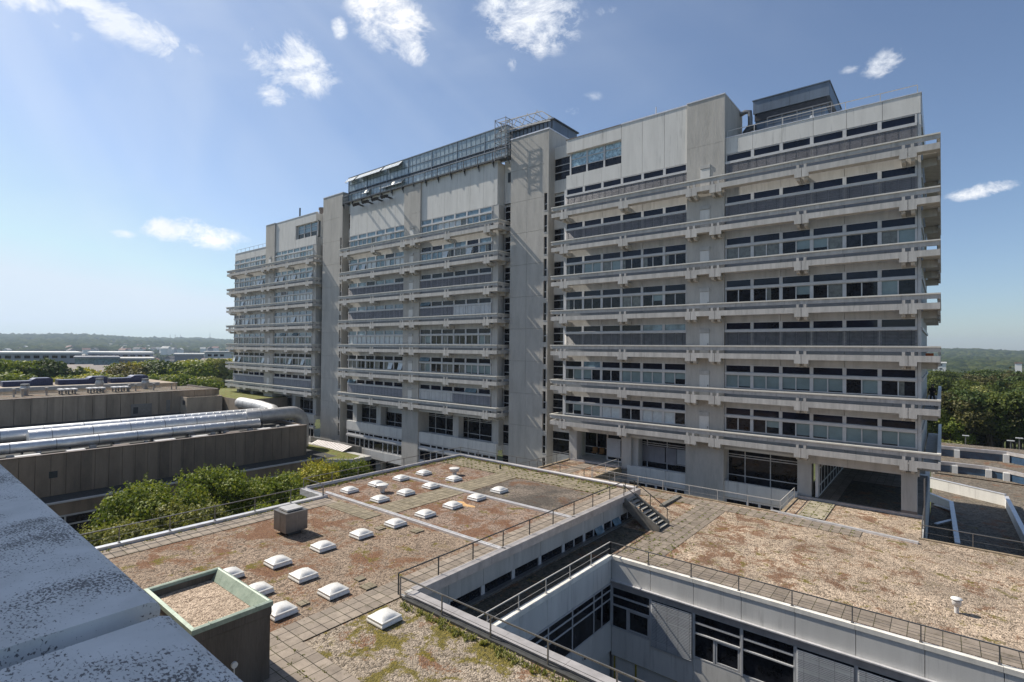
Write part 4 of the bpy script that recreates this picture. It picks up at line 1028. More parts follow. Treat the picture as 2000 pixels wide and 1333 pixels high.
# ================================================================== TERRACE BUILDING WITH COURTYARD
ZT = -12.2
tb = thing('terrace_building', (-4, 36, ZG), 'low building with pale gravel terrace roof around a small inner courtyard', 'building')
mb = MB()
XR = 26
mb.prism([(-15.55, 28.45), (XR, 28.45), (XR, 43.7), (-25.6, 43.7), (-25.6, 49.5), (-31.9, 49.5), (-31.9, 36.6), (-17.3, 36.6), (-17.3, 28.45)], -20, ZT-.01)
mb.prism([(-17.28, 14.9), (-15.5, 14.9), (-15.5, 28.44), (-17.28, 28.44)], -20, ZT-.01)
mb.prism([(-9.35, 43.71), (-1.0, 43.71), (-1.0, 70), (-9.35, 70)], -20, ZT-.012)
mb.prism([(-31.9, 49.51), (-24.9, 49.51), (-24.9, 53.5), (-31.9, 53.5)], -20, ZT+.03)
mb.build('wall', ['panel'], tb)
bedt = lambda name, rects, mat, z=ZT: bed(name, rects, mat, z, tb)
bedt('gravel_bed', [(-17.2, XR, 28.4, 43.6), (-17.28, -15.4, 15, 28.4), (-31.8, -17.2, 36.7, 43.6), (-31.8, -25.7, 43.6, 49.3), (-9.2, -1.1, 43.6, 49.3)], 'gravel_t')
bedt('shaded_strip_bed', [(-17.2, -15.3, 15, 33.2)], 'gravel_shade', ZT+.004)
bedt('terrace_paving', [(-15.1, 14, 28.45, 30.05), (-14.9, -12.75, 30.05, 41.4)], 'paver_t', ZT+.02)
bedt('terrace_paving', [(-24.5, -4.2, 41.45, 43.2), (-29.6, -28.3, 38, 49.2)], 'paver_t', ZT+.021)
bedt('slab_path', [(-8.35, -6.6, 43.9, 49.0)], 'paver_b', ZT+.06)
bedt('passage_floor', [(-9.2, -1.1, 49.4, 66)], 'paver_t', ZT+.055)
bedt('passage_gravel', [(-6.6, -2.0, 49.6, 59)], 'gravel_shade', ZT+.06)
mb = MB(); mb.box(-9.35, -1.1, 49.12, 49.36, ZT, ZT+.2); mb.build('threshold_strip', ['coping'], tb)
mb = MB(); mb.box(-31.8, -24.9, 49.2, 49.45, ZT, ZT+.2); mb.build('threshold_strip', ['coping'], tb)
mb = MB(); mb.bar((-10.1, 43.75, ZT+.05), (-1.2, 42.55, ZT+.05), .26, .16); mb.build('expansion_strip', ['zinc'], tb)
mb = MB(); mb.bar((-16.9, 39.3, ZT+.05), (-16.9, 42.9, ZT+.05), .35, .22); mb.build('kerb', ['stairc'], tb)
# copings around the courtyard
for i in range(16):
    coping([(-15.12+i*2.42, -15.12+(i+1)*2.42-.012, 28.0, 28.28)], 'coping_p', 'coping', tb, ZT-.15, ZT+.06)
for i in range(6):
    y0 = 14.95+i*2.2; coping([(-15.42, -15.08, y0, min(y0+2.2, 28.28)-.012)], 'coping_p', 'coping', tb, ZT-.15, ZT+.06)
# courtyard faces
mb = MB()
for i in range(16):
    x0 = -15.1+i*2.42
    mb.box(x0+.012, x0+2.42-.012, 28.04, 28.45, -13.5, ZT-.02); mb.box(x0+.012, x0+2.42-.012, 28.04, 28.45, -17.9, -16.28)
mb.box(-15.1, XR, 28.2, 28.46, -20, -13.5); mb.box(-15.1, XR, 27.98, 28.2, -13.88, -13.55, 1)
for i in range(6):
    y0 = 14.95+i*2.2; mb.box(-15.5, -15.12, y0+.01, y0+2.2-.01, -13.68, ZT-.02); mb.box(-15.5, -15.12, y0+.01, y0+2.2-.01, -17.7, -15.95)
mb.box(-15.5, -15.28, 14.95, 28.2, -20, -13.68)
mb.build('courtyard_cladding', ['panel_light', 'coping'], tb)
mb = MB(); mb.box(-15.1, XR, 27.86, 28.03, -13.56, -13.50); mb.build('drip_ledge', ['zinc'], tb)
def cwin(x0, x1, split, y=28.08, z0=-16.26, z1=-13.9):
    fr, gl = MB(), MB()
    fr.box(x0, x0+.09, y-.1, y+.06, z0, z1); fr.box(x1-.06, x1, y-.06, y+.06, z0, z1)
    for z in (z0, z0+1.28, z0+1.82, z1-.06): fr.box(x0+.09, x1-.06, y-.09 if z in (z0+1.28, z0+1.82) else y-.05, y+.05, z, z+.07)
    if split:
        c = x0+(x1-x0)*split; fr.box(c-.05, c+.05, y-.05, y+.05, z0+.07, z0+1.28)
        for (a, b) in (((c+.05, x1-.06),) if split < .5 else ((x0+.09, c-.05),)):
            fr.box(a+.02, a+.10, y-.04, y+.055, z0+.1, z0+1.25); fr.box(b-.10, b-.02, y-.04, y+.055, z0+.1, z0+1.25); fr.box(a+.1, b-.1, y-.04, y+.055, z0+.1, z0+.18); fr.box(a+.1, b-.1, y-.04, y+.055, z0+1.17, z0+1.25)
    gl.box(x0+.05, x1-.03, y+.0, y+.03, z0+.03, z1-.02)
    o = fr.build('courtyard_window', ['framew'], tb); gl.build('pane', ['gdark'], o)
def cblind(x0, x1, z0, z1=-13.92, y=27.96):
    mb = MB(); n = int((z1-z0)/.078)
    for k in range(n):
        z = z0+k*.078; mb.add([(x0, y-.02, z), (x1, y-.02, z), (x1, y+.01, z+.046), (x0, y+.01, z+.046)], [(0, 1, 2, 3)])
    for x in np.arange(x0+.3, x1, .62): mb.box(x, x+.02, y-.012, y-.004, z0, z1, 1)
    mb.box(x0, x1, y-.01, y+.04, z0-.05, z0); mb.build('blind', ['blindmid', 'dark_metal'], tb)
for i in range(9):
    x0 = -15.1+i*2.42
    cwin(x0, x0+2.42, {0: .42, 2: .45, 3: 0}.get(i, 0))
    if i == 1: cblind(x0+.08, x0+2.36, -16.45)
    if i in (4, 5, 6, 7): cblind(x0+.08, x0+2.36, -16.1)
fr, gl = MB(), MB()
glazing(fr, gl, 15.0, 28.0, -15.2, -15.95, -13.7, list(np.arange(17.2, 28, 2.2))+[26.9], (-14.62, -14.12), .08, True)
o = fr.build('courtyard_window', ['framew'], tb); gl.build('pane', ['gdark'], o)
fr, gl = MB(), MB(); glazing(fr, gl, -15.0, 12, 28.15, -20, -17.9, list(np.arange(-13.6, 12, 2.4)), (), .1)
o = fr.build('courtyard_window', ['yellow'], tb); gl.build('pane', ['gdark'], o)
mb = MB(); mb.tube([(-15.1, 25.0, -16.75), (-15.04, 25.0, -16.75)], .15, 18); mb.tube([(-15.045, 25.0, -16.75), (-15.03, 25.0, -16.75)], .10, 18, 1); mb.build('wall_lamp', ['white', 'dark_metal'], tb)
mb = MB(); mb.sheet(-15.3, XR, 14.5, 28.2, -19.9); mb.build('courtyard_floor', ['road'], tb)
# railings
railing('railing on the left courtyard parapet above the dark gravel strip', [(-15.28, 15.1), (-15.28, 28.15)], ZT+.06, .72, 2.2, 'railwhite')
railing('long railing on the right courtyard parapet along the paved strip', [(-15.28, 28.15), (9.0, 28.15)], ZT+.06, .72, 2.42, 'steel')
railing('pale railing along the trench in front of the tall building', [(-25.55, 43.65), (-9.45, 43.65), (-9.45, 48.6)], ZT, .92, 2.3, 'railwhite')
railing('pale railing on the right edge of the small side terrace', [(-25.7, 43.7), (-25.7, 49.0)], ZT+.1, .9, 2.5, 'railwhite')
railing('thin railing on the left edge of the small side terrace', [(-31.8, 37.2), (-31.8, 49.2)], ZT+.1, .9, 2.4, 'steel')
railing('railing at the right terrace end beside the ladder', [(-1.05, 49.0), (-1.05, 43.85), (9.0, 43.85)], ZT, .9, 2.6, 'steel')
mb = MB(); mb.box(-31.95, -31.7, 36.8, 49.5, ZT-.3, ZT+.12); mb.box(-25.75, -25.5, 43.7, 49.4, ZT-.6, ZT+.12); mb.box(-25.5, -9.4, 43.55, 43.8, ZT-.6, ZT+.08); mb.box(-9.5, -9.25, 43.8, 49.1, ZT-.6, ZT+.08); mb.box(-1.2, 26, 43.6, 43.8, ZT-.5, ZT+.08)
mb.build('trench_kerb', ['kerbc'], tb)
# ladder on the corner
ld = thing('wall_ladder', (-.95, 49.8, -16), 'vertical steel ladder standing at the right end of the passage', 'ladder')
mb = MB()
for y in (46.9, 47.35): mb.box(-1.02, -.94, y-.03, y+.03, -16.0, -8.9)
for z in np.arange(-15.8, -9, .3): mb.box(-1.0, -.96, 46.93, 47.32, z, z+.03)
mb.build('ladder', ['steel'], ld)

# ================================================================== COPPER-EDGED BOX
cb = thing('copper_edged_shaft', (-18.3, 7.1, ZS), 'boxy shaft of dark board-marked concrete with green copper rim and gravel top', 'shaft')
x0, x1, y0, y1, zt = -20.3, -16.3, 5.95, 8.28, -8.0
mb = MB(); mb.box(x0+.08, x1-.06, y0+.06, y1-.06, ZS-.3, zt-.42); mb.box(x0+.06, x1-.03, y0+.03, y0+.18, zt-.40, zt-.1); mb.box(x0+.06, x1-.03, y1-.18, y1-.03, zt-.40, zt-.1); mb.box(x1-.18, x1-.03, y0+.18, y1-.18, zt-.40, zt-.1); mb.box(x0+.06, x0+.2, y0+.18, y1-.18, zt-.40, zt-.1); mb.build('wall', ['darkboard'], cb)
mb = MB(); mb.sheet(x0+.2, x1-.3, y0+.2, y1-.2, zt-.30); mb.build('gravel_top', ['gravel_box'], cb)
def frame_ring(mb, o, i, zo, zi, m=0):
    (a0, b0, c0, d0), (a1, b1, c1, d1) = o, i
    O = [(a0, c0, zo), (b0, c0, zo), (b0, d0, zo), (a0, d0, zo)]; I = [(a1, c1, zi), (b1, c1, zi), (b1, d1, zi), (a1, d1, zi)]
    mb.add(O+I, [(k, (k+1) % 4, (k+1) % 4+4, k+4) for k in range(4)], m)
mb = MB()
frame_ring(mb, (x0, x1, y0, y1), (x0, x1, y0, y1), zt-.14, zt, 0)
o1 = (x0, x1, y0, y1); o2 = (x0+.1, x1-.1, y0+.1, y1-.06); o3 = (x0+.38, x1-.42, y0+.35, y1-.40)
frame_ring(mb, o1, o2, zt, zt+.02); frame_ring(mb, o2, (x0+.16, x1-.16, y0+.12, y1-.1), zt+.02, zt+.0); frame_ring(mb, (x0+.16, x1-.16, y0+.12, y1-.1), (x0+.2, x1-.38, y0+.3, y1-.34), zt, zt-.29)
for yy in (6.5, 7.35, 8.0): pass
mb.build('copper_rim', ['copper'], cb)
mb = MB()
for yy in (6.45, 7.75): mb.bar((x1-.0, yy, zt+.012), (x1-.16, yy, zt+.022), .03, .02); mb.bar((x1-.16, yy, zt+.01), (x1-.38, yy, zt-.27), .03, .02)
mb.build('seam', ['copper'], cb)
t = thing('roof_lamp', (-15.95, 7.3, ZS), 'small round lamp on a thin stem before the dark shaft wall', 'lamp')
mb = MB(); mb.tube([(-16.02, 7.0, ZS), (-16.02, 7.0, -9.38)], .015, 8); mb.build('stem', ['white'], t)
mb = MB(); mb.tube([(-16.05, 7.0, -9.3), (-15.98, 7.0, -9.3)], .09, 16); mb.build('lamp_head', ['white'], t)

# ================================================================== FOREGROUND PARAPET
fb = thing('near_building', (-10, -5, ZG), 'building whose lichen-covered parapet fills the lower left corner', 'building')
mb = MB(); mb.box(-60, 30, -9, .62, ZG, -1.08); mb.box(-38, -9.0, -9, -.95, -1.08, 11.5); mb.build('wall', ['panel'], fb)  # second box: unseen upper mass, added to keep the coping in shade
mb = MB(); s0 = -2.42
def slab(x0, x1, z0, z1, r=.035):
    prof = [(-.55, z0-.0), (.72, z0), (.755, z0+.01), (.76, z1-r), (.75, z1-.012), (.72, z1), (-.55, z1-.0)]
    n = len(prof); mb.add([(x0, y, z) for y, z in prof]+[(x1, y, z) for y, z in prof], [tuple(range(n))[::-1], tuple(range(n, 2*n))]+[(i, (i+1) % n, (i+1) % n+n, i+n) for i in range(n)])
slab(-12, -2.39, -1.085, -1.0); mb.build('coping_slab', ['lichen'], fb)
mb = MB(); slab(-2.27, 6, -1.10, -1.012); mb.build('coping_slab', ['lichen'], fb)
mb = MB(); slab(-30, -12.04, -1.085, -1.0); mb.build('coping_slab', ['lichen'], fb)
mb = MB(); mb.box(-2.39, -2.27, -.5, .70, -1.2, -1.075); mb.build('joint_filler', ['white'], fb)

# ================================================================== LOW BUILDINGS AT THE LEFT, DUCTS
lb = thing('duct_building', (-90, 25, ZG), 'dark aggregate-clad low building carrying the big silver ducts', 'building')
mb = MB(); mb.box(-105.4, -72.95, -40, 41.45, -16.2, -12.0)
mb.box(-105.4, -68.7, -40, 44.2, ZG, -16.0, 1)
mb.build('core', ['bitumen', 'agg'], lb)
mb = MB()
for y in np.arange(-39.75, 41.3, 1.25): mb.box(-73.0, -72.7, y+.02, min(y+1.23, 41.5), -16.0, -11.62)
mb.box(-85, -72.7, 41.46, 41.6, -16, -11.62)
mb.build('facade', ['agg'], lb)
mb = MB(); mb.sheet(-105.3, -73.0, -40, 41.4, -11.98); mb.build('roof_felt', ['bitumen'], lb)
mb = MB(); mb.box(-68.85, -68.55, -40, 41.6, -15.97, -15.80); mb.build('ledge_edge', ['frame'], lb)
mb = MB(); mb.box(-73.1, -72.6, -40, 41.6, -11.62, -11.55); mb.build('roof_edge', ['farbrown'], lb)
mb = MB(); mb.sheet(-105.3, -68.8, -40, 44.1, -15.98); mb.build('ledge_roof', ['bitumen'], lb)
mb = MB(); mb.box(-72.69, -72.66, 12.6, 13.3, -14.1, -13.4); mb.build('wall_grille', ['dark_metal'], lb)
fr, gl = MB(), MB(); glazing(fr, gl, -40, 40, -68.65, -19.8, -17.2, list(np.arange(-38, 40, 3.2)), (-18.2,), .16, True)
o = fr.build('window_band', ['frame'], lb); gl.build('pane', ['gdark'], o)
mb = MB(); rr = random.Random(5)
for k in range(16):
    y = 2+k*2.45+rr.random(); s_ = rr.uniform(.15, .3); mb = MB(); mb.box(-75.9-s_, -75.9+s_, y-s_, y+s_, -11.98, -11.98+rr.uniform(.2, .45)); mb.build('duct_foot', ['panel'], lb)
for k in range(9):
    y = 6+k*4.2; mb = MB(); mb.box(-75.2, -74.3, y, y+rr.uniform(1.2, 2.4), -11.97, -11.7); mb.build('roof_slab', ['curb' if k % 3 else 'farbrown'], lb)

rb = thing('rear_low_building', (-125, 15, ZG), 'long grey-brown panelled low building behind the silver ducts', 'building')
mb = MB(); mb.box(-120.5, -105.7, -45, 42.5, ZG, -8.35); mb.build('core', ['panel'], rb)
mb = MB(); mb.box(-150, -133, -45, 44.5, ZG, -8.35); mb.build('rear_core', ['agg2'], rb)
mb = MB()
for y in np.arange(-45, 42.4, 1.85): mb.box(-105.7, -105.4, y+.03, min(y+1.82, 42.5), -12.4, -8.15)
mb.build('facade', ['agg2'], rb)
mb = MB(); mb.sheet(-120.4, -105.7, -45, 42.3, -8.33); mb.build('roof_gravel', ['gravel_far'], rb)
mb = MB(); mb.box(-105.8, -105.3, -45, 42.6, -8.15, -8.08); mb.box(-120.5, -105.3, 42.3, 42.6, -8.35, -8.08); mb.build('roof_edge', ['farbrown'], rb)
mb = MB(); mb.box(-105.39, -105.3, 28.6, 31.6, -12.0, -10.0); mb.box(-105.3, -105.27, 28.9, 29.6, -11.6, -10.5, 1); mb.build('service_door', ['steel', 'dark_metal'], rb)
mb = MB(); mb.box(-105.39, -105.33, 33.8, 34.4, -11.6, -9.6); mb.build('wall_grille', ['steel'], rb)
hb = thing('stair_hut', (-103.8, 39, -12), 'small concrete hut against the panelled wall above the ducts', 'hut')
mb = MB(); mb.box(-105.3, -102.5, 36.0, 36.2, -12, -9.15); mb.box(-105.3, -102.5, 41.7, 41.9, -12, -9.15); mb.box(-102.7, -102.5, 36.2, 41.7, -12, -9.15); mb.box(-105.2, -102.7, 36.2, 41.7, -12, -9.5); mb.build('wall', ['agg3'], hb)
mb = MB(); mb.box(-104.2, -103.2, 35.95, 36.02, -10.5, -9.7); mb.build('opening', ['dark_metal'], hb)
gb = thing('far_low_block', (-110, 50, ZG), 'dark low block with mossy green roof tucked under the farthest wing', 'building')
mb = MB(); mb.box(-125, -96, 42.7, 56, ZG, -9.6); mb.build('wall', ['agg2'], gb); mb = MB(); mb.sheet(-125, -96.05, 42.8, 56, -9.58); mb.build('green_roof', ['green_roof'], gb)
mb = MB(); mb.box(-95.98, -95.9, 43.5, 44.9, -12, -9.9); mb.build('door', ['steel'], gb)
# silver ducts
def duct(lab, pts, r, dull=False, feet=(), fz=-11.98):
    t = thing('silver_duct', (pts[0][0], pts[0][1], fz), lab, 'duct', 'silver ventilation ducts')
    mb = MB(); mb.tube(pts, r, 28, 0); mb.build('pipe', ['ductdull' if dull else 'duct'], t)
    mb = MB()
    for (x, y) in feet: mb.box(x-r*.7, x+r*.7, y-.06, y+.06, fz, pts[0][2]-r*.8); mb.box(x-r*.9, x+r*.9, y-.1, y+.1, fz, fz+.1)
    if feet: mb.build('duct_stand', ['dark_metal'], t)
    rings = MB(); R0 = r if not isinstance(r, list) else r[0]
    for i in range(len(pts)-1):
        p, q = Vector(pts[i]), Vector(pts[i+1]); Ln = (q-p).length; d = (q-p).normalized()
        k = 2.0
        while k < Ln-1: c = p+d*k; rings.tube([c-d*.03, c+d*.03], R0+.012, 28, 0); k += 3.8
    if rings.v: rings.build('joint_ring', ['steel'], t)
    return t
def arc(c, r, a0, a1, n, f):
    return [f(c, r, a0+(a1-a0)*i/n) for i in range(n+1)]
duct('rearmost long silver duct running behind the two nearer ones', [(-83.2, -30, -10.6), (-83.2, 42.0, -10.6)], .86, False, [(-83, y) for y in range(4, 40, 5)])
el = [(-79.2, 42.6+1.9*math.sin(a), -10.45-1.9+1.9*math.cos(a)) for a in np.linspace(0, math.pi/2, 9)]
duct('middle silver duct that bends downward at the end of the roof', [(-80.2, 12.0, -10.68), (-80.2, 36.0, -10.68)], .88, False, [(-80.0, y) for y in range(14, 36, 5)])
duct('widest silver elbow turning down over the roof end', [(-80.0, 36.0, -10.62), (-79.2, 42.6, -10.45)]+el[1:]+[(-79.2, 44.5, -15.9)], 1.02, True, [(-79.6, 38.0)])
duct('slim silver duct nearest the roof edge, ending in a short leg', [(-76.6, -30, -11.1), (-76.6, 36.4, -11.1)], .60, False, [(-76.5, y) for y in range(3, 37, 4)])
duct('bulky pale duct crossing the roof towards the far wing', [(-97.6, 44.6, -11.0), (-97.4, 43.2, -10.5), (-96.4, 42.5, -10.1), (-95.0, 42.3, -10.0), (-88.0, 42.0, -10.05), (-83.0, 41.6, -10.3), (-81.2, 40.8, -10.6)], .95, True, [])
# roof plant of the rear building
def plant(name, mbf, lab, cat, base, mats, grp='small units on the rear low roof'):
    mb = MB(); mbf(mb); tag(mb.build(name, mats, None, base), lab, cat, grp)
ZR = -8.33
mb = MB(); mb.box(-119.9, -119.1, -10, 37, ZR+.45, ZR+1.05)
for y in range(-8, 37, 4): mb.box(-119.8, -119.2, y, y+.3, ZR, ZR+.45)
tag(mb.build('roof_duct', ['panel'], None, (-119.5, 12, ZR)), 'long grey rectangular duct lying along the rear low roof', 'duct')
for i, (y, h, lab) in enumerate(((11.9, 1.7, 'tall conical cowl furthest left on the rear low roof'), (17.9, 1.8, 'second conical cowl from the left on the rear low roof'), (28.8, 2.3, 'tallest pale cowl beside the twin grey pipes'), (36.3, 1.9, 'last conical cowl near the hut end of the roof'))):
    x = -115.5 if i < 2 else -117.5
    t = thing('roof_cowl', (x, y*.94, ZR), lab, 'vent', 'cowls on the rear low roof'); yy = y*.94
    mb = MB(); mb.tube([(x, yy, ZR), (x, yy, ZR+h*.45), (x, yy, ZR+h*.6), (x, yy, ZR+h*.85)], [.42, .55, .7, .5], 12); mb.build('casing', ['ductdull'], t)
    mb = MB(); mb.tube([(x, yy, ZR+h*.85), (x, yy, ZR+h)], .58, 12); mb.build('cap', ['steel'], t)
for i, y in enumerate((12.6, 15.1, 16.1, 19.0, 30.2, 31.2, 34.0, 36.9, 37.7)):
    x = -112.5; mb = MB(); mb.tube([(x, y, ZR), (x, y, ZR+1.15), (x, y, ZR+1.16), (x, y, ZR+1.3)], [.13, .13, .24, .24], 10)
    tag(mb.build('vent_pipe', ['ductdull'], None, (x, y, ZR)), '%s slim vent pipe from the left along the front of the rear low roof' % ordinal(i), 'vent', 'slim vent pipes on the rear low roof')
for i, y in enumerate((20.6, 24.4, 27.9)):
    t = thing('fan_unit', (-113, y+1, ZR), '%s flat-topped table-like fan unit from the left on the rear low roof' % ordinal(i), 'fan unit', 'flat fan units on the rear low roof')
    mb = MB()
    for k in range(3): mb.box(-114.3, -112.0, y+k*.85, y+k*.85+.62, ZR+.72, ZR+.92)
    mb.build('top', ['curb'], t)
    for k in range(3):
        for x in (-114.1, -112.3): mb = MB(); mb.tube([(x, y+k*.85+.3, ZR), (x, y+k*.85+.3, ZR+.72)], .12, 8); mb.build('leg', ['steel'], t)
# blue corrugated coolers
for i, (pa, pb) in enumerate(((5, 103), (114, 210), (216, 289))):
    lab = ('left', 'middle', 'right')[i]+' of the three long dark blue corrugated cooling units behind the rear roof'
    ya = ray(pa, 748); yb_ = ray(pb, 746); X = -140.0
    y0 = ya.y*X/ya.x; y1 = yb_.y*X/yb_.x
    t = thing('cooling_unit', (X, (y0+y1)/2, ZR), lab, 'cooling unit', 'blue cooling units')
    mb = MB(); mb.box(X-3, X, y0, y1, ZR, ZR+1.0)
    for y in np.arange(y0+.1, y1, .3): mb.box(X, X+.06, y, y+.12, ZR, ZR+1.0)
    mb.build('casing', ['bluebox'], t)
    mb = MB(); a, b = y1-3.3, y1
    prof = [(a, ZR+1.0), (b, ZR+1.0), (b, ZR+1.35), (b-.4, ZR+1.5), (a+.7, ZR+1.5), (a+.2, ZR+1.25)]; n = len(prof)
    mb.add([(X-3, y, z) for y, z in prof]+[(X+.08, y, z) for y, z in prof], [tuple(range(n))[::-1], tuple(range(n, 2*n))]+[(k, (k+1) % n, (k+1) % n+n, k+n) for k in range(n)]); mb.build('rounded_top', ['bluebox'], t)

# green-roof annex and metal canopy at the first stair tower
an = thing('green_roof_annex', (-72, 44, ZG), 'small annex with grassy roof and glass walls at the foot of the first stair tower', 'building')
mb = MB(); mb.prism([(-85, 41.7), (-68.4, 41.7), (-65.2, 44.4), (-65.2, 47.6), (-85, 47.6)], -16.6, -16.05); mb.build('roof_slab', ['panel'], an)
mb = MB(); mb.add([(x, y, -16.03) for x, y in ((-85, 41.9), (-68.6, 41.9), (-65.5, 44.5), (-66.5, 46.6), (-85, 46.6))], [(0, 1, 2, 3, 4)]); mb.build('grass_roof', ['green_roof'], an)
fr, gl = MB(), MB(); glazing(fr, gl, 42.0, 47.0, -66.0, -20, -16.6, (43.2, 44.4, 45.7), (-18.2,), .12, True); o = fr.build('window', ['frame'], an); gl.build('pane', ['gdark'], o)
mb = MB(); mb.box(-65.4, -65.2, 44.3, 44.5, -20, -16.6); mb.box(-68.5, -68.3, 41.7, 41.9, -20, -16.6); mb.build('post', ['railwhite'], an)
cn = thing('metal_canopy', (-74, 47.6, -15.9), 'slanting pale corrugated metal canopy at the foot of the first stair tower', 'canopy')
mb = MB(); a, b = Vector((-80.6, 46.9, 0)), Vector((-70.6, 46.3, 0)); n = 15
for k in range(n):
    p = a+(b-a)*k/n; q = a+(b-a)*(k+.85)/n
    mb.add([(p.x, p.y, -15.95), (q.x, q.y, -15.95), (q.x+.3, q.y+1.5, -15.3), (p.x+.3, p.y+1.5, -15.3)], [(0, 1, 2, 3)]); mb.bar((q.x+.05, q.y, -15.93), (q.x+.33, q.y+1.5, -15.28), .12, .08)
mb.build('sheet', ['coping'], cn)
mb = MB(); mb.box(-82.6, -69.0, 48.0, 48.6, -16.3, -15.22); mb.build('canopy_back', ['steel'], cn)

# ================================================================== LOW ROOFS AT THE RIGHT
rl2 = thing('right_low_roofs', (5, 70, ZG), 'angular low roofs with brown gravel and pale zigzag parapet walls right of the passage', 'building')
mb = MB(); mb.prism([(-.95, 43.85), (40, 43.85), (40, 90), (-.95, 90)], ZG, -16.02); mb.prism([(-.95, 90), (40, 85), (40, 110), (-.95, 110)], ZG, -15.9); mb.build('core', ['panel'], rl2)
mb = MB(); mb.sheet(-.95, 40, 43.85, 89.5, -16.0); mb.add([(-.95, 89.5, -15.88), (6, 88.5, -15.88), (40, 84, -15.88), (40, 110, -15.88), (-.95, 110, -15.88)], [(0, 1, 2, 3, 4)]); mb.build('gravel_bed', ['gravel_far'], rl2)
def wallseg(p, q, z0, z1, th=.25, name='parapet_wall', mat='panel_light', cap=True):
    p = Vector((*p, 0)); q = Vector((*q, 0)); d = (q-p).normalized(); nn = Vector((-d.y, d.x, 0))*th/2
    mb = MB(); n = max(1, round((q-p).length/2.6))
    for k in range(n):
        a = p+(q-p)*k/n+d*.012; b = p+(q-p)*(k+1)/n-d*.012
        mb.prism([tuple((a+nn)[:2]), tuple((b+nn)[:2]), tuple((b-nn)[:2]), tuple((a-nn)[:2])], z0, z1)
    mb.build(name, [mat], rl2)
    if cap:
        mb = MB(); nn *= 1.35; mb.prism([tuple((p+nn)[:2]), tuple((q+nn)[:2]), tuple((q-nn)[:2]), tuple((p-nn)[:2])], z1, z1+.07); mb.build('coping', ['zinc'], rl2)
wallseg((-1.7, 80.2), (5.1, 75.6), -16.0, -14.85); wallseg((5.15, 75.5), (5.35, 58), -16, -15.0)
wallseg((-1.6, 73.4), (.65, 70.0), -16.0, -15.2); wallseg((.68, 69.9), (.92, 55), -16, -15.15)
mb = MB(); mb.bar((-.5, 62.5, -15.8), (.8, 64.5, -15.6), .3, .1); mb.bar((-.6, 70.8, -15.9), (.6, 68.6, -15.7), .3, .1); mb.build('skylight_strip', ['zinc'], rl2)
# two stepped roofs with blue glazing bands
def band(pts, zb, zt, roofback, znext):
    fr, gl, wl = MB(), MB(), MB()
    for i in range(len(pts)-1):
        (xa, ya), (xb, yb) = pts[i], pts[i+1]
        wl.prism([(xa, ya-.15), (xb, yb-.15), (xb, yb+.3), (xa, ya+.3)], zt-.42, zt)
        gl.prism([(xa, ya), (xb, yb), (xb, yb+.1), (xa, ya+.1)], zb, zt-.42)
    P = pts+[(pts[-1][0], roofback), (pts[0][0], roofback)]
    P2 = [(x, y+.3) for x, y in pts]+[(pts[-1][0], roofback), (pts[0][0], roofback)]
    wl.prism(P2, zb-1.0, zt-.02)
    o = wl.build('stepped_roof', ['coping'], rl2); g = gl.build('glass_band', ['gstrip'], rl2)
    mb = MB(); n = len(P2); mb.add([(x, y, zt-.0) for x, y in P2], [tuple(range(n))]); mb.build('gravel_bed', ['gravel_far'], rl2)
    mb = MB()
    for (x, y) in pts[1:-1]: mb.prism([(x-.35, y-.5), (x+.25, y-.5), (x+.25, y+.2), (x-.35, y+.2)], zb, zt-.35)
    mb.build('window_cheek', ['white'], rl2)
band([(-1.2, 90.6), (1.3, 91.1), (4.6, 90.9), (6.2, 90.0), (9.5, 86.6), (20, 76)], -15.9, -14.55, 97, 0)
band([(-1.2, 95.6), (1.6, 95.9), (6.6, 96.2), (9.6, 93.2), (22, 83)], -14.55, -13.15, 99.5, 0)
# lamp posts
for (px, py, lab) in ((1886, 852, 'street lamp furthest left before the trees beyond the right roofs'), (1974, 862, 'middle street lamp of three beyond the right roofs'), (1991, 857, 'rightmost street lamp beyond the right roofs')):
    p = at(px, py, 112); t = thing('street_lamp', (p.x, p.y, ZG), lab, 'street lamp', 'street lamps beyond the right roofs')
    mb = MB(); mb.tube([(p.x, p.y, ZG), (p.x, p.y, p.z)], .07, 8); mb.build('pole', ['steel'], t)
    mb = MB(); mb.box(p.x-.42, p.x+.42, p.y-.15, p.y+.15, p.z, p.z+.12); mb.build('lamp_head', ['white'], t)

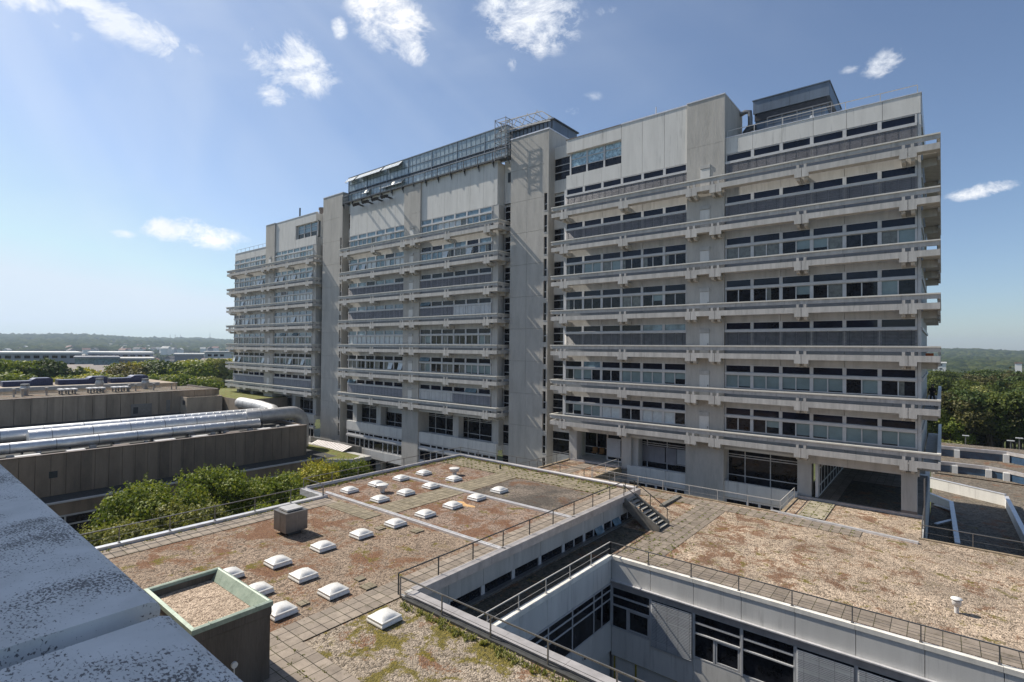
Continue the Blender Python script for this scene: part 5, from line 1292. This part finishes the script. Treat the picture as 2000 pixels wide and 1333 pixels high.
# ================================================================== PERSON ON THE SIDE BALCONY
def person(x, y, z):
    t = thing('person', (x, y, z), 'person in dark clothes standing on the side balcony at the near corner, arm bent forward', 'person')
    V = [(0,0,.95),(0,.0,1.15),(0,.01,1.38),(0,.01,1.50),(0,0,1.60),(0,-.01,1.70),
         (-.10,0,.90),(-.11,.0,.50),(-.11,.02,.08),(-.11,-.12,.04),(.10,0,.90),(.12,-.02,.50),(.13,.02,.08),(.13,-.12,.04),
         (-.19,0,1.42),(-.24,.02,1.14),(-.20,-.16,1.02),(.19,0,1.42),(.25,-.02,1.15),(.12,-.22,1.22)]
    E_ = [(0,1),(1,2),(2,3),(3,4),(4,5),(0,6),(6,7),(7,8),(8,9),(0,10),(10,11),(11,12),(12,13),(2,14),(14,15),(15,16),(2,17),(17,18),(18,19)]
    rad = [.15,.14,.16,.06,.095,.08,.09,.065,.045,.04,.09,.065,.045,.04,.06,.045,.035,.06,.045,.035]
    me = bpy.data.meshes.new('body'); me.from_pydata(V, E_, []); me.materials.append(M['cloth'])
    o = bpy.data.objects.new('body', me); COL.objects.link(o); o.parent = t.o
    sk = o.modifiers.new('skin', 'SKIN'); me_sv = me.skin_vertices[0].data if me.skin_vertices else None
    if me_sv is None:
        bpy.context.view_layer.objects.active = o
    for i, r in enumerate(rad):
        if me.skin_vertices: me.skin_vertices[0].data[i].radius = (r, r*.8); me.skin_vertices[0].data[i].use_root = (i == 0)
    ss = o.modifiers.new('sub', 'SUBSURF'); ss.levels = 1; ss.render_levels = 1
    hb_ = MB(); hb_.tube([(x, y+.01, z+1.70), (x, y+.01, z+1.76), (x, y, z+1.80)], [.095, .085, .03], 10); hb_.build('hair', ['lamp'], t)
    hd = MB(); hd.tube([(x, y-.10, z+1.58), (x, y-.095, z+1.67)], [.05, .055], 8); hd.build('face', ['skin'], t)
    for (hx, hy, hz) in ((-.20, -.18, 1.01), (.12, -.24, 1.23)):
        hd = MB(); hd.tube([(x+hx, y+hy, z+hz), (x+hx, y+hy-.08, z+hz-.01)], [.035, .04], 8)
        for k in range(4): hd.tube([(x+hx-.03+.02*k, y+hy-.08, z+hz-.01), (x+hx-.03+.02*k, y+hy-.14+.01*abs(k-1.5), z+hz-.03), (x+hx-.03+.02*k, y+hy-.15, z+hz-.06)], [.009, .008, .006], 6)
        hd.tube([(x+hx-.035, y+hy-.03, z+hz), (x+hx-.055, y+hy-.08, z+hz-.01)], [.01, .008], 6); hd.build('hand', ['skin'], t)
person(-.62, 54.0, -4.37)

# ================================================================== TERRAIN AND SURROUNDINGS
def hterr(x, y):
    r = np.hypot(x, y); az = np.arctan2(x, y)          # az: 0 along +Y
    right = np.clip((az+.35)/.5, 0, 1)                  # 0 = left of the tall building, 1 = right of it
    def sst(a, b, t): u = np.clip((t-a)/(b-a), 0, 1); return u*u*(3-2*u)
    zl = -20-14*sst(150, 700, r)+(52+8*np.sin(az*17)+4*np.sin(az*41+1))*sst(1700, 4600, r)
    zr = -20-26*sst(160, 550, r)+(38+5*np.sin(az*23+2))*sst(700, 3000, r)+(-4)*sst(3200, 5000, r)
    z = zl*(1-right)+zr*right
    z = z+sst(300, 1500, r)*(5*np.sin(x/170+1.3)*np.cos(y/230)+3*np.sin(x/71)*np.sin(y/93))
    return z
def hz(x, y): return float(hterr(np.array([x], float), np.array([y], float))[0])
def np_mesh(name, v, f, mat, smooth=False, parent=None):
    me = bpy.data.meshes.new(name); nv, nf, k = len(v), len(f), f.shape[1]
    me.vertices.add(nv); me.vertices.foreach_set('co', np.asarray(v, np.float32).ravel())
    me.loops.add(nf*k); me.loops.foreach_set('vertex_index', np.asarray(f, np.int32).ravel())
    me.polygons.add(nf); me.polygons.foreach_set('loop_start', np.arange(nf, dtype=np.int32)*k); me.polygons.foreach_set('loop_total', np.full(nf, k, np.int32))
    if smooth: me.polygons.foreach_set('use_smooth', np.ones(nf, bool))
    me.update(calc_edges=True); me.materials.append(M[mat])
    o = bpy.data.objects.new(name, me); COL.objects.link(o)
    if parent is not None: o.parent = parent.o if isinstance(parent, OB) else parent
    return o
rad = np.concatenate([[0], np.geomspace(60, 12000, 90)]); ang = np.linspace(-math.pi, math.pi, 241)[:-1]
vv = []; 
for r in rad: vv.append(np.stack([r*np.sin(ang), r*np.cos(ang), hterr(r*np.sin(ang), r*np.cos(ang))-(0 if r else 0)], 1))
vv = np.concatenate(vv); na = len(ang); ff = []
for i in range(len(rad)-1):
    a = np.arange(na); b = (a+1) % na; ff.append(np.stack([i*na+a, i*na+b, (i+1)*na+b, (i+1)*na+a], 1))
vv[:na, 2] = ZG-.05; vv[:, 2] -= .02
o = np_mesh('ground', vv, np.concatenate(ff), 'ground', True); o['kind'] = 'structure'

# ---- leafy trees
def leaves(centres, radii, n, size, flat=.75, seed=0, shoots=0):
    g = np.random.default_rng(seed); c = np.array(centres); R = np.array(radii)
    wgt = R**2; idx = g.choice(len(c), n, p=wgt/wgt.sum())
    d = g.normal(size=(n, 3)); d /= np.linalg.norm(d, axis=1)[:, None]; d[:, 2] = np.where(d[:, 2] < -.35, -d[:, 2], d[:, 2])
    rr_ = (.55+.5*g.random(n)**.6)
    lump = 1+.16*np.sin(d[:, 0]*7+idx)*np.sin(d[:, 1]*6+idx*2)+.1*np.sin(d[:, 2]*9+idx)
    p = c[idx]+d*(R[idx]*rr_*lump)[:, None]*np.array([1, 1, flat])
    nrm_ = d+g.normal(size=(n, 3))*.55; nrm_ /= np.linalg.norm(nrm_, axis=1)[:, None]
    t = np.cross(nrm_, g.normal(size=(n, 3))); t /= np.linalg.norm(t, axis=1)[:, None]; b = np.cross(nrm_, t)
    s = size*(.6+.8*g.random(n))[:, None]
    v = np.stack([p-t*s-b*s*.55, p+t*s*.2-b*s*.75, p+t*s+b*s*.1, p-t*s*.1+b*s*.8], 1).reshape(-1, 3)
    if shoots:
        top = p[p[:, 2] > np.percentile(p[:, 2], 80)]; k = g.integers(0, len(top), shoots); m2 = 14
        base = top[k][:, None, :]; tt = np.linspace(0, 1, m2)[None, :, None]
        d2 = np.stack([g.normal(size=shoots)*.25, g.normal(size=shoots)*.25, g.uniform(.35, .95, shoots)], 1)[:, None, :]
        q2 = (base+d2*tt+g.normal(size=(shoots, m2, 3))*.055).reshape(-1, 3); n2 = len(q2)
        a2 = g.normal(size=(n2, 3)); a2 /= np.linalg.norm(a2, axis=1)[:, None]; b2 = np.cross(a2, g.normal(size=(n2, 3))); b2 /= np.linalg.norm(b2, axis=1)[:, None]; s2 = size*.75
        v = np.concatenate([v, np.stack([q2-a2*s2, q2-b2*s2*.6, q2+a2*s2, q2+b2*s2*.6], 1).reshape(-1, 3)]); n += n2
    return v, np.arange(4*n).reshape(n, 4)
def make_tree(base, H, W, n, size, mat, seed, trunk=True, lab='', grp='', name='tree', clumps=9, conifer=False, shoots=0):
    g = random.Random(seed); t = thing(name, base, lab, 'tree', grp)
    cs, rs = [], []
    if conifer:
        for k in range(8):
            f = k/7; cs.append((g.uniform(-.1, .1), g.uniform(-.1, .1), H*(.22+.74*f))); rs.append(W*.5*(1.02-f)+.3)
    else:
        for k in range(clumps):
            a = g.uniform(0, 6.28); q = g.uniform(.1, .62)*W*.5; h = H*g.uniform(.45, .86)
            if k == 0: a = q = 0; h = H*.8
            if k < 3 and k: h = H*g.uniform(.7, .85); q *= .5
            cs.append((q*math.cos(a)*1.3, q*math.sin(a)*1.3, h)); rs.append(W*g.uniform(.2, .34)*(1 if clumps < 16 else .72))
    v, f = leaves(cs, rs, n, size, .8, seed, shoots)
    zt_ = np.percentile(v[:, 2], 99.3); v[:, 2] *= H/zt_; cs = [(a_, b_, c_*H/zt_) for a_, b_, c_ in cs]
    np_mesh('crown', v, f, mat, False, t)
    if trunk:
        mb = MB(); mb.tube([(0, 0, 0), (g.uniform(-.2, .2), 0, H*.25), (g.uniform(-.3, .3), g.uniform(-.3, .3), H*.55), (0, 0, H*.8)], [W*.035+.08, W*.028+.06, W*.018+.04, .03], 8)
        for k in range(min(5, len(cs))): mb.tube([(0, 0, H*.35), (cs[k][0]*.5, cs[k][1]*.5, (H*.35+cs[k][2])*.55), tuple(cs[k])], [W*.016+.03, W*.01+.02, .02], 6)
        b = mb.build('trunk', ['trunk'], t.o); 
    return t
# courtyard trees (left middle)
CT = [(-51.5, 15.5, 7.8, 7.5, 'leafA'), (-47.5, 12.6, 6.3, 5.5, 'leafB'), (-53.0, 20.8, 7.9, 6.5, 'leafA'), (-46.2, 17.5, 6.8, 6.0, 'leafB'), (-52.0, 26.2, 7.6, 6.5, 'leafA'),
      (-45.0, 22.8, 6.4, 5.5, 'leafA'), (-52.6, 31.5, 8.0, 6.5, 'leafC'), (-45.6, 28.0, 6.6, 5.6, 'leafA'), (-54.0, 36.0, 7.2, 5.5, 'leafA'), (-40.8, 9.6, 5.0, 4.2, 'leafB'), (-40.5, 14.0, 5.6, 4.6, 'leafA'), (-47, 33.0, 6.4, 5.0, 'leafC'), (-40.5, 19.0, 4.8, 4.4, 'leafA'), (-38.6, 6.5, 4.6, 3.8, 'leafB'), (-41.5, 25, 4.8, 4.4, 'leafA')]
CTL = ['tallest dense tree at the left end of the courtyard group', 'olive bushy tree in front of the tallest courtyard tree', 'dense green tree against the dark panelled wall, left of centre', 'grey-olive tree at the middle front of the courtyard group', 'green tree against the dark wall right of centre',
       'lower green tree behind the roof railing, middle of the courtyard', 'yellow-green feathery tree near the building end', 'green tree between the railing and the yellow-green tree', 'far green tree beside the grassy annex roof', 'small olive tree near the lichen parapet', 'low green tree peeking over the left roof rail', 'yellowish tree at the right end of the courtyard group', 'low green bushy tree behind the parapet under the olive trees', 'smallest olive bush beside the parapet at far left', 'low green tree behind the railing right of centre']
for i, (x, y, H, W, m_) in enumerate(CT):
    zb = -20.0; make_tree((x, y, zb), H+(.5 if y < 22 else -.4), W*1.1, 9500, .115, m_, 100+i, True, CTL[i], 'courtyard trees', 'courtyard_tree', 24, False, 60)
# belt of trees beyond the low buildings (left)
g = random.Random(11); kinds = ['leafA', 'leafB', 'leafC', 'leafD', 'leafE']
kn = {'leafR': 'mid green', 'leafS': 'dull olive', 'leafA': 'fresh green', 'leafB': 'olive', 'leafC': 'yellow-green', 'leafD': 'dark green', 'leafE': 'brownish'}
belt = []
for k in range(44):
    px = -70+k*12.6+g.uniform(-6, 6); D = g.uniform(175, 255)
    top = 722+10*math.sin(k*.9)+g.uniform(-9, 8)
    if 120 < px < 250: top += 12
    if px > 270: top = 714+g.uniform(-12, 14)
    belt.append((px, top, D, g.choice(['leafA', 'leafA', 'leafB', 'leafC', 'leafC', 'leafD', 'leafE'])))
for k in range(16): belt.append((-40+k*30+g.uniform(-9, 9), 736+g.uniform(-4, 6), g.uniform(160, 172), g.choice(['leafA', 'leafB', 'leafC'])))
belt.sort()
protos = {}
for i, (px, top, D, m_) in enumerate(belt):
    p = at(px, top, D); zb = hz(p.x, p.y); H = max(5, p.z-zb); key = (m_, i % 2)
    lab = '%s tree, number-%s' % (kn[m_], i)
    if key not in protos:
        t = make_tree((0, 0, 0), 12.0, 11.0, 6500, .27, m_, 300+i, True, '', 'trees beyond the low buildings at left', 'broadleaf_tree', 10); protos[key] = [t.o, False]
    pr = protos[key]
    if not pr[1]: o = pr[0]; pr[1] = True
    else: o = copy_tree(pr[0])
    s = H/12.0; o.location = (p.x, p.y, zb); o.scale = (s*g.uniform(.9, 1.15), s*g.uniform(.9, 1.15), s); o.rotation_euler[2] = g.uniform(0, 6.28)
    o['label'] = '%s tree, %s from the left in the belt beyond the low roofs' % (kn[m_], ordinal(i))
# right: forest edge trees, placed by direction and true distance
RT = []
for k in range(13): RT.append((1812+k*16+g.uniform(-6, 6), 770+g.uniform(-10, 14), g.uniform(128, 140), g.choice(['leafR', 'leafD', 'leafD', 'leafS'])))
for k in range(16): RT.append((1806+k*13+g.uniform(-6, 6), 812+g.uniform(-12, 12), g.uniform(129, 136), g.choice(['leafD', 'leafR', 'leafS'])))
for k in range(14): RT.append((1806+k*15+g.uniform(-6, 6), 742+g.uniform(-6, 8), g.uniform(165, 200), g.choice(['leafD', 'leafR', 'leafS', 'leafD'])))
for k in range(14): RT.append((1806+k*15+g.uniform(-6, 6), 728+g.uniform(-4, 4), g.uniform(240, 290), g.choice(['leafD', 'leafS', 'leafR', 'leafD'])))
RT += [(1842, 796, 128, 'leafR'), (1857, 812, 127, 'leafA'), (1870, 790, 131, 'leafD'), (1905, 800, 130, 'leafS'), (1938, 775, 130, 'leafS'), (1930, 760, 150, 'leafB')]
RT.sort()
prot2 = {}
for i, (px, top, D, m_) in enumerate(RT):
    p = at(px, top, D); zb = hz(p.x, p.y); H = p.z-zb; con = (i % 5 == 2) and m_ in ('leafD', 'leafS'); key = (m_, con)
    if key not in prot2:
        t = make_tree((0, 0, 0), 14.0, 10.0 if not con else 8, 7500, .24, m_, 500+i, True, '', 'trees at the forest edge on the right', 'conifer_tree' if con else 'forest_tree', 12, con); prot2[key] = [t.o, False]
    pr = prot2[key]
    if not pr[1]: o = pr[0]; pr[1] = True
    else: o = copy_tree(pr[0])
    s = H/14.0; o.location = (p.x, p.y, zb); o.scale = (s, s, s); o.rotation_euler[2] = g.uniform(0, 6.28)
    o['label'] = '%s %s, %s from the left in the woods at right' % (kn[m_], 'pointed conifer' if con else 'tree', ordinal(i))
p = at(1848, 862, 117); t = make_tree((p.x, p.y, hz(p.x, p.y)), max(2.5, p.z+20), 7, 2600, .2, 'leafB', 900, True, 'clipped olive bush hedge in front of the right-hand trees behind the low roofs', 'trees at the forest edge on the right', 'bush', 9)

# weeds and moss tufts along roof edges and paving joints
gw = np.random.default_rng(77); vs, fs = [], []
def tuft(x, y, z, h, n):
    for _ in range(n):
        a = gw.uniform(0, 6.28); l = h*gw.uniform(.5, 1.1); w_ = .012+.012*gw.random(); bx, by = x+gw.normal()*.05, y+gw.normal()*.05
        tx, ty = bx+math.cos(a)*l*.6, by+math.sin(a)*l*.6; o_ = len(vs)
        vs.extend([(bx-w_*math.sin(a), by+w_*math.cos(a), z), (bx+w_*math.sin(a), by-w_*math.cos(a), z), (tx+w_*math.sin(a), ty-w_*math.cos(a), z+l), (tx-w_*math.sin(a), ty+w_*math.cos(a), z+l)]); fs.append((o_, o_+1, o_+2, o_+3))
for _ in range(150): tuft(gw.uniform(-35.3, -18), 36.1-abs(gw.normal())*.25, ZS, .13, 9)
for _ in range(90): tuft(-35.5+abs(gw.normal())*.15, gw.uniform(21, 36), ZS, .13, 9)
for _ in range(60): tuft(-32.85+abs(gw.normal())*.1, gw.uniform(3, 20), ZS, .09, 8)
for _ in range(170): tuft(gw.uniform(-17, -4), 14.05-abs(gw.normal())*.18, ZS, .14, 10)
for _ in range(260): tuft(-35.1+.5*gw.integers(0, 33)+gw.normal()*.02, 33.5+.5*gw.integers(0, 5)+gw.normal()*.02, ZS+.03, .06, 7)
for _ in range(60): tuft(gw.uniform(-18.9, -14), 7.5+.5*gw.integers(0, 5), ZS+.03, .035, 6)
np_w = np_mesh('roof_weeds', np.array(vs), np.array(fs), 'leafB'); tag(np_w, 'low weeds growing along the edges and paving joints of the skylight roof', 'weeds', None, 'stuff')
vs, fs = [], []
for _ in range(120): tuft(-24.5+.6*gw.integers(0, 34), 41.5+.6*gw.integers(0, 3), ZT+.02, .05, 7)
for _ in range(90): tuft(-14.9+.6*gw.integers(0, 4), 30.2+.6*gw.integers(0, 19), ZT+.02, .05, 7)
for _ in range(60): tuft(gw.uniform(-15.2, -12), gw.uniform(28.5, 33.0), ZT+.02, .07, 8)
for _ in range(40): tuft(gw.uniform(-8.3, -6.6), 43.9+.75*gw.integers(0, 7), ZT+.06, .07, 8)
np_w = np_mesh('terrace_weeds', np.array(vs), np.array(fs), 'leafB'); tag(np_w, 'small weeds in the slab joints of the pale gravel terrace', 'weeds', None, 'stuff')

# ---- far forest canopy: one mass nobody could count
ico_v = np.array([(0,0,1),(.894,0,.447),(.276,.851,.447),(-.724,.526,.447),(-.724,-.526,.447),(.276,-.851,.447),(.724,.526,-.447),(-.276,.851,-.447),(-.894,0,-.447),(-.276,-.851,-.447),(.724,-.526,-.447),(0,0,-1)])
ico_f = np.array([(0,1,2),(0,2,3),(0,3,4),(0,4,5),(0,5,1),(1,6,2),(2,7,3),(3,8,4),(4,9,5),(5,10,1),(6,7,2),(7,8,3),(8,9,4),(9,10,5),(10,6,1),(11,7,6),(11,8,7),(11,9,8),(11,10,9),(11,6,10)])
# one subdivision
def sub(v, f):
    v = list(map(tuple, v)); cache = {}; nf = []
    def mid(a, b):
        k = (min(a, b), max(a, b))
        if k not in cache: m = (np.array(v[a])+np.array(v[b]))/2; m /= np.linalg.norm(m); v.append(tuple(m)); cache[k] = len(v)-1
        return cache[k]
    for a, b, c in f: x, y, z = mid(a, b), mid(b, c), mid(c, a); nf += [(a, x, z), (x, b, y), (z, y, c), (x, y, z)]
    return np.array(v), np.array(nf)
def blobs(name, n, pxa, pxb, ra, rb, rmin, rmax, mat, seed, skip=None, hi=False):
    q = np.random.default_rng(seed); bv, bf = (sub(ico_v, ico_f) if hi else (ico_v, ico_f))
    px = q.uniform(pxa, pxb, n); u = q.random(n); r = (ra**.6+(rb**.6-ra**.6)*u)**(1/.6)
    d = np.array([tuple(ray(a, 670)) for a in px]); h = np.hypot(d[:, 0], d[:, 1]); x = d[:, 0]/h*r; y = d[:, 1]/h*r
    keep = np.ones(n, bool) if skip is None else ~skip(px, r, q)
    x, y, r = x[keep], y[keep], r[keep]; n = len(x)
    R = q.uniform(rmin, rmax, n)*(1+r/4000); z = hterr(x, y)+R*.25
    V = bv[None]*(1+q.normal(size=(n, len(bv)))*.13)[:, :, None]*R[:, None, None]*np.stack([q.uniform(.9, 1.5, n), q.uniform(.9, 1.5, n), q.uniform(.7, 1.0, n)], 1)[:, None, :]
    V += np.stack([x, y, z], 1)[:, None, :]
    F = bf[None]+(np.arange(n)*len(bv))[:, None, None]
    o = np_mesh(name, V.reshape(-1, 3), F.reshape(-1, 3), mat); tag(o, None, None, None, 'stuff'); return o
o = blobs('far_forest', 9000, 1780, 2060, 270, 3600, 5, 9, 'forest', 1, None, True); tag(o, 'wooded hills fading to blue beyond the right side of the tall building', 'forest')
o = blobs('far_forest', 16000, -80, 480, 1900, 5200, 9, 16, 'forest', 2, lambda px, r, q: (r < 2600) & (q.random(len(px)) < .45)); tag(o, 'wooded ridge on the horizon at the left', 'forest')
o = blobs('town_trees', 2600, -80, 480, 420, 2000, 3, 6, 'forest', 3, None, True); tag(o, 'scattered treetops among the houses of the valley at left', 'trees')

# ---- far buildings
def far_building(name, px0, px1, ptop, D, H, depth, wall, roof, lab, cat='building', windows=0, slope=0, grp=None):
    a = at(px0, ptop, D); b = at(px1, ptop, D); ztop = a.z
    dirv = Vector((b.x-a.x, b.y-a.y, 0)); Ln = dirv.length; dirv.normalize(); nn = Vector((-dirv.y, dirv.x, 0))
    c = (a+b)/2
    if nn.dot(Vector((c.x, c.y, 0))) < 0: nn = -nn
    z0 = min(hz(a.x, a.y), ztop-H)
    t = thing(name, (a.x, a.y, z0), lab, cat, grp)
    def q(u, v): p = a+dirv*u+nn*v; return (p.x, p.y)
    mb = MB(); mb.prism([q(0, 0), q(Ln, 0), q(Ln, depth), q(0, depth)], z0, ztop-.8); mb.build('wall', [wall], t)
    mb = MB()
    if slope:
        A, B, C_, D_ = q(-1, -1), q(Ln+1, -1), q(Ln+1, depth+1), q(-1, depth+1)
        vs = [(*A, ztop-.8), (*B, ztop-.8), (*C_, ztop+slope), (*D_, ztop+slope), (*A, ztop-1), (*B, ztop-1), (*C_, ztop-1), (*D_, ztop-1)]
        mb.add(vs, [(0, 1, 2, 3), (4, 7, 6, 5), (0, 4, 5, 1), (1, 5, 6, 2), (2, 6, 7, 3), (3, 7, 4, 0)])
    else: mb.prism([q(-.5, -.6), q(Ln+.5, -.6), q(Ln+.5, depth+.5), q(-.5, depth+.5)], ztop-.8, ztop)
    mb.build('roof', [roof], t)
    if windows:
        rows = max(1, int((ztop-z0-2)/3.6))
        for r_ in range(min(rows, 4)):
            mb = MB(); zz_ = ztop-2.9-3.6*r_; u = 1.5
            while u < Ln-3: mb.prism([q(u, -.06), q(u+2.0, -.06), q(u+2.0, .02), q(u, .02)], zz_, zz_+1.3); u += 3.2
            mb.build('window_row', ['gdark'], t)
    return t
far_building('industrial_hall', -80, 160, 688, 330, 14, 40, 'fargrey', 'farwhite', 'very long grey hall with thin white roof edge at the left picture border', windows=1)
far_building('industrial_hall', 172, 299, 688, 345, 14, 40, 'fargrey', 'farwhite', 'second long hall with white roof edge, right of the very long one', windows=1)
far_building('wedge_roof_building', 133, 178, 722, 262, 8, 22, 'fargrey', 'farbrown', 'building with slanting brown shed roof among the trees, left of the striped glass hall', slope=1.2)
far_building('wedge_roof_building', 150, 211, 726, 250, 9, 20, 'fargrey', 'farbrown', 'nearer building with slanting brown roof in front of the glass hall', slope=1.6)
far_building('glass_hall', 146, 232, 697, 300, 10, 20, 'gblue', 'fargrey', 'low hall with pale glass front between brown shed roofs and long halls')
far_building('flat_hall', 212, 300, 700, 310, 8, 40, 'fargrey', 'farroof', 'low flat hall with grey roof right of the glass hall')
far_building('flat_hall', 341, 398, 691, 340, 9, 20, 'fargrey', 'farwhite', 'low grey hall beyond the yellow-green tree')
far_building('office_block', 400, 452, 687, 360, 12, 20, 'farwhite', 'farroof', 'white two-storey office block just left of the tall building', windows=1)
far_building('wedge_roof_building', 396, 452, 712, 240, 7, 26, 'fargrey', 'farbrown', 'grey shed-roofed building close to the farthest wing', slope=1.8)
far_building('flat_hall', 355, 430, 706, 300, 7, 20, 'farbrown', 'farroof', 'brownish low hall behind the trees near the farthest wing')
far_building('terraced_block', 1822, 1848, 708, 620, 22, 30, 'farwhite', 'farwhite', 'white stepped block with dark window stripes in the forest right of the tall building', windows=1)
far_building('white_house', 1982, 1996, 709, 900, 8, 14, 'farwhite', 'roofred', 'pale house alone in the woods at the right picture border')
# houses of the valley town
hg = random.Random(21)
def make_house(wall, roof):
    t = thing('house', (0, 0, 0), '', 'house', 'houses in the valley town'); mb = MB(); mb.box(-6, 6, -5, 5, -6, 5.5); mb.build('wall', [wall], t)
    mb = MB(); mb.add([(-6.6, -5.6, 5.2), (6.6, -5.6, 5.2), (6.6, 5.6, 5.2), (-6.6, 5.6, 5.2), (-6.6, 0, 9.0), (6.6, 0, 9.0)], [(0, 1, 5, 4), (2, 3, 4, 5), (1, 2, 5), (3, 0, 4), (0, 3, 2, 1)]); mb.build('roof', [roof], t)
    return t.o
hp = {}
kinds_h = [('farwhite', 'roofdark'), ('farwhite', 'roofred'), ('farwhite', 'farroof'), ('fargrey', 'roofdark')]
nm = {('farwhite', 'roofdark'): 'small white house with dark roof in the hazy valley town at left', ('farwhite', 'roofred'): 'small white house with reddish roof in the hazy valley town at left', ('farwhite', 'farroof'): 'small white house with pale roof in the hazy valley town at left', ('fargrey', 'roofdark'): 'small grey house with dark roof in the hazy valley town at left'}
for i in range(190):
    if i < 60: px = hg.uniform(-30, 450); r = hg.uniform(600, 1300)
    elif i < 115: px = hg.uniform(215, 345); r = hg.uniform(1700, 2700)
    elif i < 150: px = hg.uniform(0, 450); r = hg.uniform(1500, 2500)
    else: px = hg.uniform(-20, 450); r = hg.uniform(900, 1500)
    d = ray(px, 670); h = math.hypot(d.x, d.y); x, y = d.x/h*r, d.y/h*r; k = hg.choice(kinds_h)
    if k not in hp: o = make_house(*k); hp[k] = o
    else: o = copy_tree(hp[k])
    s = hg.uniform(.8, 1.15)*(.9 if r < 1500 else 1.25)
    o.location = (x, y, hz(x, y)+(14 if r > 1500 else 7)); o.rotation_euler[2] = hg.uniform(0, 3.1); o.scale = (s, s, s); o['label'] = nm[k]; o['group'] = nm[k]+' (look-alikes)'
# pylons on the ridge
for i, px in enumerate((332, 342, 352, 410)):
    p = at(px, 668, 4300); zb = hz(p.x, p.y); t = thing('pylon', (p.x, p.y, zb), '%s thin mast from the left on the wooded ridge' % ordinal(i), 'pylon', 'masts on the ridge')
    H = 62 if i != 3 else 75; mb = MB(); mb.tube([(p.x, p.y, zb), (p.x, p.y, zb+H)], [3.0, 1.0], 4); mb.build('mast', ['steel'], t)
    if i != 3: mb = MB(); mb.bar((p.x-12, p.y, zb+H-8), (p.x+12, p.y, zb+H-8), 1.4, 1.4); mb.bar((p.x-8, p.y, zb+H-20), (p.x+8, p.y, zb+H-20), 1.4, 1.4); mb.build('crossarm', ['steel'], t)
# access road between the buildings
mb = MB(); mb.box(-66, -36.2, -30, 48, -20.0, -19.93); o = mb.build('road', ['road']); o.o['kind'] = 'structure'; 

# ================================================================== HAZE
mb = MB(); B = 6500; mb.box(-B, B, -200, B, -60, 120); hzo = mb.build('haze', ['white']); hzo.o['kind'] = 'stuff'
m = bpy.data.materials.new('haze_air'); m.use_nodes = True; t = m.node_tree; t.nodes.clear()
out = t.nodes.new('ShaderNodeOutputMaterial'); vol = t.nodes.new('ShaderNodeVolumePrincipled')
vol.inputs['Color'].default_value = (.66, .80, .97, 1); vol.inputs['Density'].default_value = .00013; vol.inputs['Anisotropy'].default_value = .2
t.links.new(vol.outputs[0], out.inputs['Volume'])
hzo.o.data.materials.clear(); hzo.o.data.materials.append(m)
